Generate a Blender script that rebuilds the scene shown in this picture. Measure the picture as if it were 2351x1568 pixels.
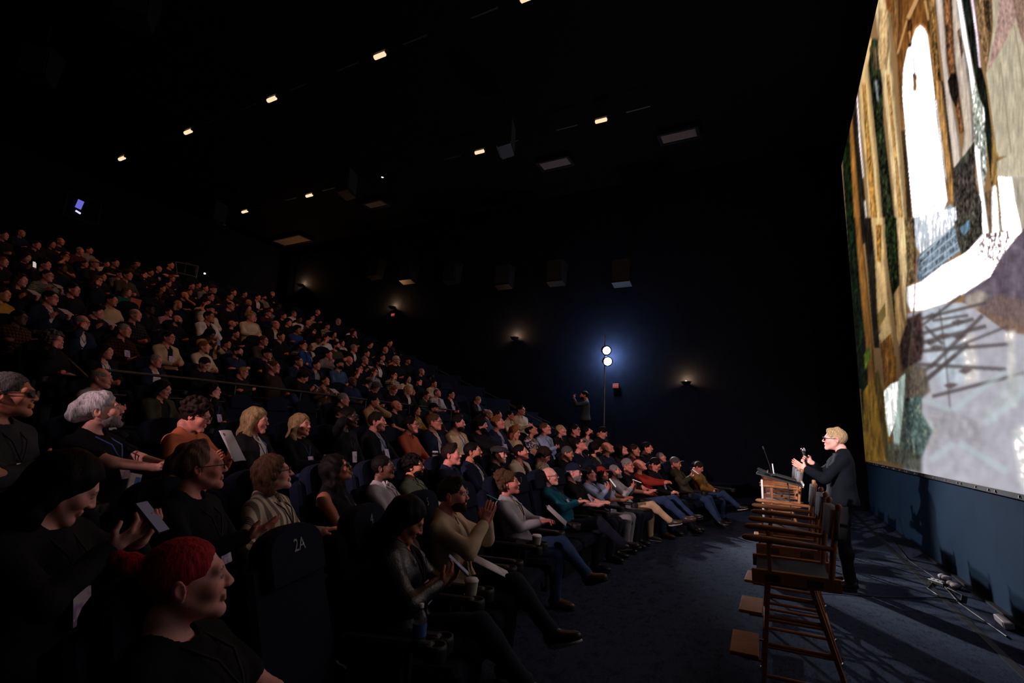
import bpy, math, random
import numpy as np
from mathutils import Matrix, Vector

# ------------------------------------------------------------------ scene reset
for _o in list(bpy.data.objects):
    bpy.data.objects.remove(_o)
SC = bpy.context.scene
COL = SC.collection
RND = random.Random(11)
PI = math.pi

# ------------------------------------------------------------------ camera (solved from the room's vanishing points)
W, H = 2351.0, 1568.0
CX, CY = W / 2, H / 2
_v1 = np.array([1790 - CX, 1018 - CY]); _v2 = np.array([-1067 - CX, 901 - CY])
FPX = math.sqrt(-(_v1 @ _v2))
_X = np.array([_v1[0], _v1[1], FPX]); _X /= np.linalg.norm(_X)
_Y = np.array([_v2[0], _v2[1], FPX]); _Y /= np.linalg.norm(_Y)
RC = np.stack([_X, _Y, np.cross(_X, _Y)], 1)          # world -> camera (x right, y down, z forward)
HC = 1.57
CAMP = np.array([0.0, 0.0, HC])


def ray(px, py):
    return RC.T @ np.array([px - CX, py - CY, FPX])


def ony(px, py, y):
    d = ray(px, py); return CAMP + d * (y / d[1])


def onx(px, py, x):
    d = ray(px, py); return CAMP + d * (x / d[0])


def onz(px, py, z):
    d = ray(px, py); return CAMP + d * ((z - HC) / d[2])


def proj(p):
    c = RC @ (np.asarray(p, float) - CAMP)
    return CX + FPX * c[0] / c[2], CY + FPX * c[1] / c[2]


cam = bpy.data.cameras.new('camera'); cam_o = bpy.data.objects.new('camera', cam); COL.objects.link(cam_o)
cam.sensor_width = 36.0; cam.lens = 36.0 * FPX / W; cam.clip_start = 0.05; cam.clip_end = 200
cam_o.matrix_world = Matrix(((RC[0][0], -RC[1][0], -RC[2][0], 0), (RC[0][1], -RC[1][1], -RC[2][1], 0),
                             (RC[0][2], -RC[1][2], -RC[2][2], HC), (0, 0, 0, 1)))
SC.camera = cam_o

# ------------------------------------------------------------------ view, world
SC.view_settings.view_transform = 'Standard'; SC.view_settings.look = 'None'
SC.view_settings.gamma = 1.0; SC.view_settings.exposure = 0.0; SC.view_settings.use_curve_mapping = False
try:
    SC.cycles.use_denoising = True; SC.cycles.max_bounces = 3; SC.cycles.diffuse_bounces = 1; SC.cycles.glossy_bounces = 2; SC.cycles.transmission_bounces = 3; SC.cycles.use_adaptive_sampling = True; SC.cycles.adaptive_threshold = .1; SC.cycles.adaptive_min_samples = 14
    SC.cycles.caustics_reflective = False; SC.cycles.caustics_refractive = False
    SC.cycles.sample_clamp_indirect = 3.0; SC.cycles.light_sampling_threshold = .02
except Exception:
    pass
wd = bpy.data.worlds.new('dark_room'); SC.world = wd; wd.use_nodes = True
wd.node_tree.nodes['Background'].inputs[0].default_value = (0, 0, 0, 1)
wd.node_tree.nodes['Background'].inputs[1].default_value = 0.0

# large lights: the two stage stands (one far in the picture, its twin on the near side of the hall), plus an added audience fill
SCREEN_Y, SCREEN_X0, SCREEN_X1, SCREEN_Z0, SCREEN_Z1 = -1.85, -4.2, 15.35, 1.22, 9.1
SCREEN_GAIN = 1.0
WALL_X, NEAR_X, BACK_Y, CEIL_Z = 15.7, -4.8, 21.6, 10.0
STAGE_AIM = Vector((7.4, -0.5, 1.25))


def spot(name, loc, aim, power, half_deg, blend, color, size=0.06):
    l = bpy.data.lights.new(name, 'SPOT'); l.energy = power; l.color = color
    l.spot_size = math.radians(2 * half_deg); l.spot_blend = blend; l.shadow_soft_size = size
    o = bpy.data.objects.new(name, l); COL.objects.link(o); o.location = loc
    o.rotation_euler = (Vector(aim) - Vector(loc)).to_track_quat('-Z', 'Y').to_euler()
    return o


FAR_LAMP = onx(1393, 805, 14.5); FAR_LAMP2 = onx(1395.5, 830, 14.5)
spot('stage_spot_far_upper', FAR_LAMP + np.array([-.1, -.08, 0]), (7.0, -.9, .5), 2600, 13.5, .9, (.86, .91, 1.0))
spot('stage_spot_far_lower', FAR_LAMP2 + np.array([-.1, -.08, 0]), (9.2, -.2, .8), 2600, 12, .6, (1, .93, .92))
spot('stage_spot_near_upper', (-3.3, 4.45, 4.05), (7.6, -0.40, 1.55), 9000, 6.0, .8, (1, .90, .91))
spot('audience_fill_near', (-3.3, 4.40, 3.72), (7.9, 2.7, 1.15), 2300, 14, 1.0, (1, .66, .70))  # added pink fill to brighten the front rows, not a stage lamp

# ------------------------------------------------------------------ materials
MATS = {}


def new_mat(name):
    m = bpy.data.materials.new(name); m.use_nodes = True
    nt = m.node_tree; nt.nodes.clear()
    out = nt.nodes.new('ShaderNodeOutputMaterial'); b = nt.nodes.new('ShaderNodeBsdfPrincipled')
    nt.links.new(b.outputs[0], out.inputs[0])
    MATS[name] = m
    return m, nt, b


def nd(nt, t, **kw):
    n = nt.nodes.new(t)
    for k, v in kw.items():
        setattr(n, k, v)
    return n


def mixc(nt, blend, fac, a, b):
    n = nd(nt, 'ShaderNodeMix', data_type='RGBA', blend_type=blend)
    for i, v in ((0, fac), (6, a), (7, b)):
        if isinstance(v, (int, float)):
            n.inputs[i].default_value = v
        elif isinstance(v, tuple):
            n.inputs[i].default_value = v + (1,) if len(v) == 3 else v
        else:
            nt.links.new(v, n.inputs[i])
    return n.outputs[2]


def ramp(nt, src, stops):
    r = nd(nt, 'ShaderNodeValToRGB'); nt.links.new(src, r.inputs[0])
    el = r.color_ramp.elements
    while len(el) < len(stops):
        el.new(0.5)
    for e, (p, c) in zip(el, stops):
        e.position = p; e.color = c + (1,) if len(c) == 3 else c
    return r.outputs[0]


def add_bump(nt, b, height, strength, dist=0.002):
    bp = nd(nt, 'ShaderNodeBump'); bp.inputs['Strength'].default_value = strength; bp.inputs['Distance'].default_value = dist
    nt.links.new(height, bp.inputs['Height']); nt.links.new(bp.outputs[0], b.inputs['Normal'])


def noise(nt, scale, detail=3, coord=None, dist=0.0, kind='ShaderNodeTexNoise'):
    n = nd(nt, kind); n.inputs['Scale'].default_value = scale
    if kind == 'ShaderNodeTexNoise':
        n.inputs['Detail'].default_value = detail; n.inputs['Distortion'].default_value = dist
    if coord is not None:
        nt.links.new(coord, n.inputs['Vector'])
    return n


def objco(nt):
    return nd(nt, 'ShaderNodeTexCoord').outputs['Object']


def plain(name, rgb, rough=.6, metal=0.0, var=.25, scale=12, bump=.15, spec=.4, bscale=60, trans=0.0):
    m, nt, b = new_mat(name)
    co = objco(nt); n = noise(nt, scale, 4, co)
    c = mixc(nt, 'MIX', n.outputs[0], tuple(x * (1 - var) for x in rgb), tuple(min(1, x * (1 + var)) for x in rgb))
    nt.links.new(c, b.inputs['Base Color'])
    b.inputs['Roughness'].default_value = rough; b.inputs['Metallic'].default_value = metal
    b.inputs['Specular IOR Level'].default_value = spec
    if trans:
        b.inputs['Transmission Weight'].default_value = trans; b.inputs['IOR'].default_value = 1.45
    if bump:
        add_bump(nt, b, noise(nt, bscale, 3, co).outputs[0], bump)
    return m


def emit(name, rgb, strength):
    m, nt, b = new_mat(name)
    b.inputs['Base Color'].default_value = (0.02, 0.02, 0.02, 1)
    b.inputs['Emission Color'].default_value = rgb + (1,); b.inputs['Emission Strength'].default_value = strength
    return m


def obj_mat(name, rough, weave=0, wscale=300, spec=.12, var=.2, vscale=9, extra=None, bump=.25):
    """cloth-like material whose hue comes from the object's own colour."""
    m, nt, b = new_mat(name)
    co = objco(nt); oi = nd(nt, 'ShaderNodeObjectInfo')
    n = noise(nt, vscale, 4, co)
    v = ramp(nt, n.outputs[0], [(.25, (1 - var,) * 3), (.75, (1 + var * .6,) * 3)])
    c = mixc(nt, 'MULTIPLY', 1.0, oi.outputs['Color'], v)
    if extra:
        c = extra(nt, co, c)
    nt.links.new(c, b.inputs['Base Color'])
    b.inputs['Roughness'].default_value = rough; b.inputs['Specular IOR Level'].default_value = spec
    h = noise(nt, wscale, 2, co)
    n2 = noise(nt, 22, 3, co)
    ad = nd(nt, 'ShaderNodeMath', operation='ADD'); nt.links.new(h.outputs[0], ad.inputs[0]); nt.links.new(n2.outputs[0], ad.inputs[1])
    add_bump(nt, b, ad.outputs[0], bump, .006)
    return m


def x_stripe(nt, co, c):
    w = nd(nt, 'ShaderNodeTexWave', wave_type='BANDS', bands_direction='X'); w.inputs['Scale'].default_value = 5.2
    w.inputs['Distortion'].default_value = .6; w.inputs['Detail'].default_value = 1; nt.links.new(co, w.inputs['Vector'])
    w2 = nd(nt, 'ShaderNodeTexWave', wave_type='BANDS', bands_direction='X'); w2.inputs['Scale'].default_value = 46
    nt.links.new(co, w2.inputs['Vector'])
    m1 = ramp(nt, w.outputs[0], [(.45, (0, 0, 0)), (.62, (1, 1, 1))])
    m2 = ramp(nt, w2.outputs[0], [(.3, (.12, .11, .14)), (.7, (.5, .48, .5))])
    return mixc(nt, 'MIX', m1, c, mixc(nt, 'MULTIPLY', 1.0, c, m2))


def x_hstripe(nt, co, c):
    w = nd(nt, 'ShaderNodeTexWave', wave_type='BANDS', bands_direction='Z'); w.inputs['Scale'].default_value = 14
    nt.links.new(co, w.inputs['Vector'])
    return mixc(nt, 'MULTIPLY', ramp(nt, w.outputs[0], [(.4, (0, 0, 0)), (.6, (1, 1, 1))]), c, (.35, .3, .28))


def x_plaid(nt, co, c):
    out = c
    for d, s in (('X', 7.0), ('Z', 6.0)):
        w = nd(nt, 'ShaderNodeTexWave', wave_type='BANDS', bands_direction=d); w.inputs['Scale'].default_value = s
        nt.links.new(co, w.inputs['Vector'])
        out = mixc(nt, 'MULTIPLY', ramp(nt, w.outputs[0], [(.5, (0, 0, 0)), (.6, (.85, .85, .85))]), out, (.3, .22, .2))
    return out


def x_floral(nt, co, c):
    v = noise(nt, 19, 2, co, 1.2)
    return mixc(nt, 'MIX', ramp(nt, v.outputs[0], [(.5, (0, 0, 0)), (.56, (1, 1, 1))]), c, (.55, .5, .5))


def x_pattern(nt, co, c):
    v = noise(nt, 24, 2, co, 2.0)
    return mixc(nt, 'MIX', ramp(nt, v.outputs[0], [(.5, (0, 0, 0)), (.58, (1, 1, 1))]), c, (.07, .05, .04))


def x_wavy(nt, co, c):
    w = nd(nt, 'ShaderNodeTexWave', wave_type='BANDS', bands_direction='Z'); w.inputs['Scale'].default_value = 14
    w.inputs['Distortion'].default_value = 6; nt.links.new(co, w.inputs['Vector'])
    return mixc(nt, 'MIX', ramp(nt, w.outputs[0], [(.45, (0, 0, 0)), (.55, (1, 1, 1))]), c, (.4, .4, .36))


obj_mat('cloth', .85)
obj_mat('cloth_striped', .85, extra=x_stripe)
obj_mat('cloth_banded', .85, extra=x_hstripe)
obj_mat('cloth_plaid', .85, extra=x_plaid)
obj_mat('cloth_floral', .8, extra=x_floral)
obj_mat('cloth_pattern', .8, extra=x_pattern)
obj_mat('cloth_wavy', .85, extra=x_wavy)
obj_mat('leather', .38, wscale=90, spec=.5, bump=.35)
obj_mat('shoe_leather', .35, wscale=60, spec=.5, bump=.1)
obj_mat('painted', .5, wscale=80, bump=.05, var=.08)


def _hair():
    m, nt, b = new_mat('hair')
    co = objco(nt); oi = nd(nt, 'ShaderNodeObjectInfo')
    mp = nd(nt, 'ShaderNodeMapping'); mp.inputs['Scale'].default_value = (70, 70, 12); nt.links.new(co, mp.inputs[0])
    n = noise(nt, 1.6, 4, mp.outputs[0], .6)
    c = mixc(nt, 'MULTIPLY', 1.0, oi.outputs['Color'], ramp(nt, n.outputs[0], [(.3, (.45,) * 3), (.7, (1.35,) * 3)]))
    nt.links.new(c, b.inputs['Base Color']); b.inputs['Roughness'].default_value = .62
    b.inputs['Specular IOR Level'].default_value = .12
    add_bump(nt, b, n.outputs[0], .7, .006)


def _skin():
    m, nt, b = new_mat('skin')
    co = objco(nt); oi = nd(nt, 'ShaderNodeObjectInfo')
    at = nd(nt, 'ShaderNodeAttribute', attribute_name='tint', attribute_type='GEOMETRY')
    n = noise(nt, 26, 5, co)
    c = mixc(nt, 'MULTIPLY', 1.0, oi.outputs['Color'], ramp(nt, n.outputs[0], [(.3, (.86, .82, .8)), (.7, (1.08, 1.06, 1.05))]))
    c = mixc(nt, 'MULTIPLY', 1.0, c, at.outputs['Color'])
    nt.links.new(c, b.inputs['Base Color']); b.inputs['Roughness'].default_value = .5
    b.inputs['Specular IOR Level'].default_value = .4
    add_bump(nt, b, noise(nt, 240, 2, co).outputs[0], .12, .002)


def _eye():
    m, nt, b = new_mat('eye')
    at = nd(nt, 'ShaderNodeAttribute', attribute_name='tint', attribute_type='GEOMETRY')
    n = noise(nt, 90, 2, objco(nt))
    nt.links.new(mixc(nt, 'MULTIPLY', .15, at.outputs['Color'], n.outputs[1]), b.inputs['Base Color'])
    b.inputs['Roughness'].default_value = .12


def _wood():
    m, nt, b = new_mat('chair_wood')
    co = objco(nt)
    mp = nd(nt, 'ShaderNodeMapping'); mp.inputs['Scale'].default_value = (30, 5, 30); nt.links.new(co, mp.inputs[0])
    n = noise(nt, 1.5, 5, mp.outputs[0], .8)
    nt.links.new(ramp(nt, n.outputs[0], [(.3, (.24, .082, .027)), (.7, (.43, .165, .056))]), b.inputs['Base Color'])
    b.inputs['Roughness'].default_value = .45
    add_bump(nt, b, n.outputs[0], .08, .002)


def _carpet():
    m, nt, b = new_mat('carpet')
    co = objco(nt)
    n1 = noise(nt, 9, 5, co); n2 = noise(nt, 160, 2, co)
    mp = nd(nt, 'ShaderNodeMapping'); mp.inputs['Scale'].default_value = (5, 16, 1); nt.links.new(co, mp.inputs[0])
    n3 = noise(nt, 2.2, 4, mp.outputs[0], 1.5)
    ad = nd(nt, 'ShaderNodeMath', operation='ADD'); nt.links.new(n1.outputs[0], ad.inputs[0]); nt.links.new(n3.outputs[0], ad.inputs[1])
    c = ramp(nt, ad.outputs[0], [(.75, (.011, .016, .033)), (1.15, (.032, .044, .078))])
    nt.links.new(c, b.inputs['Base Color']); b.inputs['Roughness'].default_value = .95
    b.inputs['Specular IOR Level'].default_value = .1
    add_bump(nt, b, n2.outputs[0], .9, .012)


_hair(); _skin(); _eye(); _wood(); _carpet()
plain('tier_carpet', (.008, .009, .016), .95, var=.35, scale=30, bump=.5, bscale=200, spec=.05)
plain('wall_fabric', (.006, .008, .015), .95, var=.35, scale=5, bump=.5, bscale=180, spec=.05)
plain('screen_wall', (.008, .026, .055), .9, var=.2, scale=4, bump=.4, bscale=160, spec=.1)
plain('ceiling_black', (.004, .004, .005), .9, var=.3, scale=3, bump=.2, spec=.05)
plain('black_metal', (.010, .010, .012), .45, metal=.3, var=.2, bump=.05)
plain('dull_metal', (.16, .15, .14), .4, metal=.8, var=.2, bump=.05)
plain('rail_metal', (.05, .045, .04), .45, metal=.5, var=.2, bump=.05)
plain('chrome', (.7, .7, .72), .2, metal=1, var=.05, bump=0)
plain('seat_fabric', (.0045, .008, .021), .9, var=.35, scale=40, bump=.6, bscale=300, spec=.15)
plain('seat_plastic', (.006, .006, .008), .55, var=.2, bump=.1)
plain('canvas_black', (.010, .012, .016), .9, var=.25, scale=70, bump=.5, bscale=400)
plain('canvas_grey', (.085, .085, .10), .9, var=.15, scale=70, bump=.5, bscale=400)
plain('panel_grey', (.17, .13, .115), .9, var=.35, scale=30, bump=.4, bscale=120)
plain('white_paper', (.50, .46, .50), .8, var=.06, bump=.05)
plain('cream_paper', (.55, .50, .40), .8, var=.06, bump=.05)
plain('white_plastic', (.7, .66, .66), .4, var=.05, bump=0)
plain('black_plastic', (.012, .012, .014), .5, var=.1, bump=0)


def _clear(name, tint, base):
    m = bpy.data.materials.new(name); m.use_nodes = True; nt = m.node_tree; nt.nodes.clear(); MATS[name] = m
    out = nd(nt, 'ShaderNodeOutputMaterial'); tr = nd(nt, 'ShaderNodeBsdfTransparent'); gl = nd(nt, 'ShaderNodeBsdfGlossy'); mx = nd(nt, 'ShaderNodeMixShader'); fr = nd(nt, 'ShaderNodeFresnel')
    n = noise(nt, 20, 2, objco(nt)); nt.links.new(mixc(nt, 'MIX', n.outputs[0], tint, tuple(min(1, c * 1.03) for c in tint)), tr.inputs[0])
    gl.inputs['Roughness'].default_value = .08; fr.inputs[0].default_value = base
    nt.links.new(fr.outputs[0], mx.inputs[0]); nt.links.new(tr.outputs[0], mx.inputs[1]); nt.links.new(gl.outputs[0], mx.inputs[2]); nt.links.new(mx.outputs[0], out.inputs[0])


_clear('acrylic', (.93, .94, .96), 1.45)
plain('water_plastic', (.75, .85, .95), .05, var=0, bump=0, trans=.9)
plain('bottle_label', (.05, .16, .42), .4, var=.5, scale=60, bump=0)
plain('ink_grey', (.30, .32, .36), .7, var=.05, bump=0)
plain('yellow_band', (.75, .55, .08), .5, var=.1, bump=0)
plain('teal_pen', (.02, .35, .40), .3, var=.1, bump=0)
plain('lanyard_black', (.015, .015, .03), .8, var=.1, bump=.1)
plain('lanyard_blue', (.05, .12, .35), .8, var=.1, bump=.1)
plain('card_orange', (.55, .10, .04), .7, var=.1, bump=.05)
plain('card_red', (.5, .06, .06), .6, var=.1, bump=.05)
emit('warm_tube', (1.0, .68, .42), 1.15)
emit('warm_bulb', (1.0, .62, .32), 4.0)
emit('lamp_face', (.95, .96, 1.0), 40.0)
emit('exit_red', (.5, .02, .012), .4)
emit('exit_letter', (1.0, .5, .4), .35)
emit('cool_dot', (.75, .8, 1.0), 6.0)
emit('booth_blue', (.16, .16, .75), .8)
emit('booth_white', (.8, .75, .95), 1.0)
emit('phone_glow', (.5, .45, .7), .05)
emit('phone_white', (1.0, .85, .78), .55)


def _badge():
    m, nt, b = new_mat('badge_print')
    co = objco(nt)
    v = nd(nt, 'ShaderNodeTexVoronoi'); v.inputs['Scale'].default_value = 48; nt.links.new(co, v.inputs['Vector'])
    n = noise(nt, 16, 2, co)
    a = ramp(nt, v.outputs[0], [(.18, (.75, .72, .8)), (.3, (.40, .26, .62))])
    msk = ramp(nt, n.outputs[0], [(.46, (0, 0, 0)), (.55, (1, 1, 1))])
    nt.links.new(mixc(nt, 'MIX', msk, (.66, .60, .68), a), b.inputs['Base Color'])
    b.inputs['Roughness'].default_value = .45


def _print():
    m, nt, b = new_mat('printed_page')
    co = objco(nt)
    w = nd(nt, 'ShaderNodeTexWave', wave_type='BANDS', bands_direction='Y'); w.inputs['Scale'].default_value = 12
    nt.links.new(co, w.inputs['Vector'])
    n = noise(nt, 5, 2, co)
    msk = ramp(nt, n.outputs[0], [(.55, (0, 0, 0)), (.6, (1, 1, 1))])
    nt.links.new(mixc(nt, 'MIX', msk, (.66, .62, .66), (.36, .29, .15)), b.inputs['Base Color'])
    b.inputs['Roughness'].default_value = .6


_badge(); _print()

# ------------------------------------------------------------------ mesh helpers


def link(name, me, parent=None, mat=None, color=None):
    o = bpy.data.objects.new(name, me); COL.objects.link(o)
    if parent is not None:
        o.parent = parent
    if mat is not None:
        if me.materials:
            o.material_slots[0].link = 'OBJECT'; o.material_slots[0].material = MATS[mat]
        else:
            me.materials.append(MATS[mat])
    if color is not None:
        o.color = (color[0], color[1], color[2], 1)
    return o


def tag(o, label=None, cat=None, group=None, kind=None):
    if label: o['label'] = label
    if cat: o['category'] = cat
    if group: o['group'] = group
    if kind: o['kind'] = kind
    return o


def empty(name, loc=(0, 0, 0), rz=0.0, parent=None):
    o = bpy.data.objects.new(name, None); COL.objects.link(o)
    o.location = loc; o.rotation_euler = (0, 0, rz); o.empty_display_size = .1
    if parent: o.parent = parent
    return o


def mesh_np(name, V, Q, smooth=True, tint=None):
    """mesh from numpy arrays: vertices (n,3) and quads/tris (m,4|3)."""
    me = bpy.data.meshes.new(name)
    V = np.ascontiguousarray(V, np.float32); Q = np.ascontiguousarray(Q, np.int32)
    me.vertices.add(len(V)); me.vertices.foreach_set('co', V.ravel())
    k = Q.shape[1]
    me.loops.add(Q.size); me.loops.foreach_set('vertex_index', Q.ravel())
    me.polygons.add(len(Q)); me.polygons.foreach_set('loop_start', np.arange(0, Q.size, k, dtype=np.int32))
    try:
        me.polygons.foreach_set('loop_total', np.full(len(Q), k, np.int32))
    except Exception:
        pass
    if smooth:
        me.polygons.foreach_set('use_smooth', np.ones(len(Q), bool))
    me.update(calc_edges=True); me.validate()
    if tint is not None and len(me.vertices) == len(tint):
        a = me.color_attributes.new('tint', 'FLOAT_COLOR', 'POINT')
        a.data.foreach_set('color', np.concatenate([tint, np.ones((len(tint), 1))], 1).astype(np.float32).ravel())
    return me


class MB:
    """collects boxes, tubes, lathes and prisms into one mesh."""
    def __init__(s):
        s.v = []; s.f = []; s.sm = []

    def add(s, verts, faces, smooth=False):
        b = len(s.v); s.v += [tuple(map(float, v)) for v in verts]
        s.f += [tuple(i + b for i in f) for f in faces]; s.sm += [smooth] * len(faces)
        return s

    def box(s, c, h, rot=None, bev=0.0):
        hx, hy, hz = h; M = rot if rot is not None else np.eye(3); c = np.asarray(c, float)
        if bev <= 0:
            P = [(-hx, -hy, -hz), (hx, -hy, -hz), (hx, hy, -hz), (-hx, hy, -hz), (-hx, -hy, hz), (hx, -hy, hz), (hx, hy, hz), (-hx, hy, hz)]
            F = [(0, 3, 2, 1), (4, 5, 6, 7), (0, 1, 5, 4), (1, 2, 6, 5), (2, 3, 7, 6), (3, 0, 4, 7)]
        else:
            bev = min(bev, hx * .9, hy * .9, hz * .9); P = []; F = []
            prof = [(-hz, bev), (-hz + bev, 0), (hz - bev, 0), (hz, bev)]
            for z, i in prof:
                x0, y0 = hx - i, hy - i; q = bev * .6
                P += [(-x0 + q, -y0, z), (x0 - q, -y0, z), (x0, -y0 + q, z), (x0, y0 - q, z), (x0 - q, y0, z), (-x0 + q, y0, z), (-x0, y0 - q, z), (-x0, -y0 + q, z)]
            for r in range(3):
                for k in range(8):
                    F.append((r * 8 + k, r * 8 + (k + 1) % 8, r * 8 + 8 + (k + 1) % 8, r * 8 + 8 + k))
            F.append(tuple(range(7, -1, -1))); F.append(tuple(range(24, 32)))
        return s.add([c + M @ np.array(p) for p in P], F)

    def tube(s, pts, r, n=8, cap=True):
        pts = [np.asarray(p, float) for p in pts]
        rr = r if isinstance(r, (list, tuple)) else [r] * len(pts)
        V = []; F = []; up = None
        for i, p in enumerate(pts):
            d = pts[min(i + 1, len(pts) - 1)] - pts[max(i - 1, 0)]; d /= (np.linalg.norm(d) + 1e-9)
            if up is None:
                up = np.array([0, 0, 1.0]) if abs(d[2]) < .9 else np.array([0, 1.0, 0])
            a = np.cross(d, up); a /= (np.linalg.norm(a) + 1e-9); b = np.cross(a, d); up = b
            for k in range(n):
                t = 2 * PI * k / n
                V.append(p + rr[i] * (math.cos(t) * a + math.sin(t) * b))
        for i in range(len(pts) - 1):
            for k in range(n):
                F.append((i * n + k, i * n + (k + 1) % n, (i + 1) * n + (k + 1) % n, (i + 1) * n + k))
        s.add(V, F, True)
        if cap:
            s.add(V[:n], [tuple(range(n - 1, -1, -1))]); s.add(V[-n:], [tuple(range(n))])
        return s

    def lathe(s, c, prof, n=16, rot=None):
        M = rot if rot is not None else np.eye(3); c = np.asarray(c, float); V = []; F = []
        for r, z in prof:
            for k in range(n):
                t = 2 * PI * k / n
                V.append(c + M @ np.array([r * math.cos(t), r * math.sin(t), z]))
        for i in range(len(prof) - 1):
            for k in range(n):
                F.append((i * n + k, i * n + (k + 1) % n, (i + 1) * n + (k + 1) % n, (i + 1) * n + k))
        s.add(V, F, True)
        if prof[0][0] > 1e-6: s.add(V[:n], [tuple(range(n - 1, -1, -1))])
        if prof[-1][0] > 1e-6: s.add(V[-n:], [tuple(range(n))])
        return s

    def mesh(s, name):
        me = bpy.data.meshes.new(name); me.from_pydata(s.v, [], s.f)
        me.polygons.foreach_set('use_smooth', np.array(s.sm, bool)); me.update()
        return me

    def build(s, name, mat, parent=None, color=None):
        return link(name, s.mesh(name), parent, mat, color)


def rotx(a):
    c, s = math.cos(a), math.sin(a); return np.array([[1, 0, 0], [0, c, -s], [0, s, c]])


def roty(a):
    c, s = math.cos(a), math.sin(a); return np.array([[c, 0, s], [0, 1, 0], [-s, 0, c]])


def rotz(a):
    c, s = math.cos(a), math.sin(a); return np.array([[c, -s, 0], [s, c, 0], [0, 0, 1]])


def frame_to(d, up=(0, 0, 1)):
    """rotation whose z axis points along d."""
    d = np.asarray(d, float); d = d / np.linalg.norm(d); up = np.asarray(up, float)
    if abs(d @ up) > .98: up = np.array([0, 1.0, 0])
    x = np.cross(up, d); x /= np.linalg.norm(x); return np.stack([x, np.cross(d, x), d], 1)


def text_mesh(txt, size, extrude=.002):
    cu = bpy.data.curves.new('lettering', 'FONT'); cu.body = txt; cu.size = size; cu.extrude = extrude
    cu.align_x = 'CENTER'; cu.align_y = 'CENTER'; cu.resolution_u = 3
    o = bpy.data.objects.new('lettering', cu); COL.objects.link(o)
    dg = bpy.context.evaluated_depsgraph_get()
    me = bpy.data.meshes.new_from_object(o.evaluated_get(dg)); bpy.data.objects.remove(o)
    return me

# ------------------------------------------------------------------ implicit surfaces -> one continuous mesh
def pc(a, b, ra, rb=None, k=.02, op='+'):
    return ('c', op, k, np.asarray(a, float), np.asarray(b, float), float(ra), float(ra if rb is None else rb))


def pe(c, r, R=None, k=.02, op='+'):
    return ('e', op, k, np.asarray(c, float), np.asarray(r, float) if np.ndim(r) else np.full(3, float(r)), R)


def ph(n, o, k=.01, op='-'):
    n = np.asarray(n, float); return ('h', op, k, n / np.linalg.norm(n), float(o))


def xf(prims, R, t):
    """rigidly move primitives."""
    out = []
    for p in prims:
        if p[0] == 'c':
            out.append(('c', p[1], p[2], R @ p[3] + t, R @ p[4] + t, p[5], p[6]))
        elif p[0] == 'e':
            out.append(('e', p[1], p[2], R @ p[3] + t, p[4], R if p[5] is None else R @ p[5]))
        else:
            n = R @ p[3]; out.append(('h', p[1], p[2], n, p[4] + n @ t))
    return out


def _axis(lo, hi, fine, hf, hcst):
    """grid positions with fine spacing inside the given intervals."""
    x = [lo]
    while x[-1] < hi:
        h = hcst
        for a, b in fine:
            if a - hf <= x[-1] <= b: h = hf; break
            if x[-1] < a < x[-1] + hcst: h = max(hf, min(hcst, a - x[-1]))
        x.append(x[-1] + h)
    return np.array(x)


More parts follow.
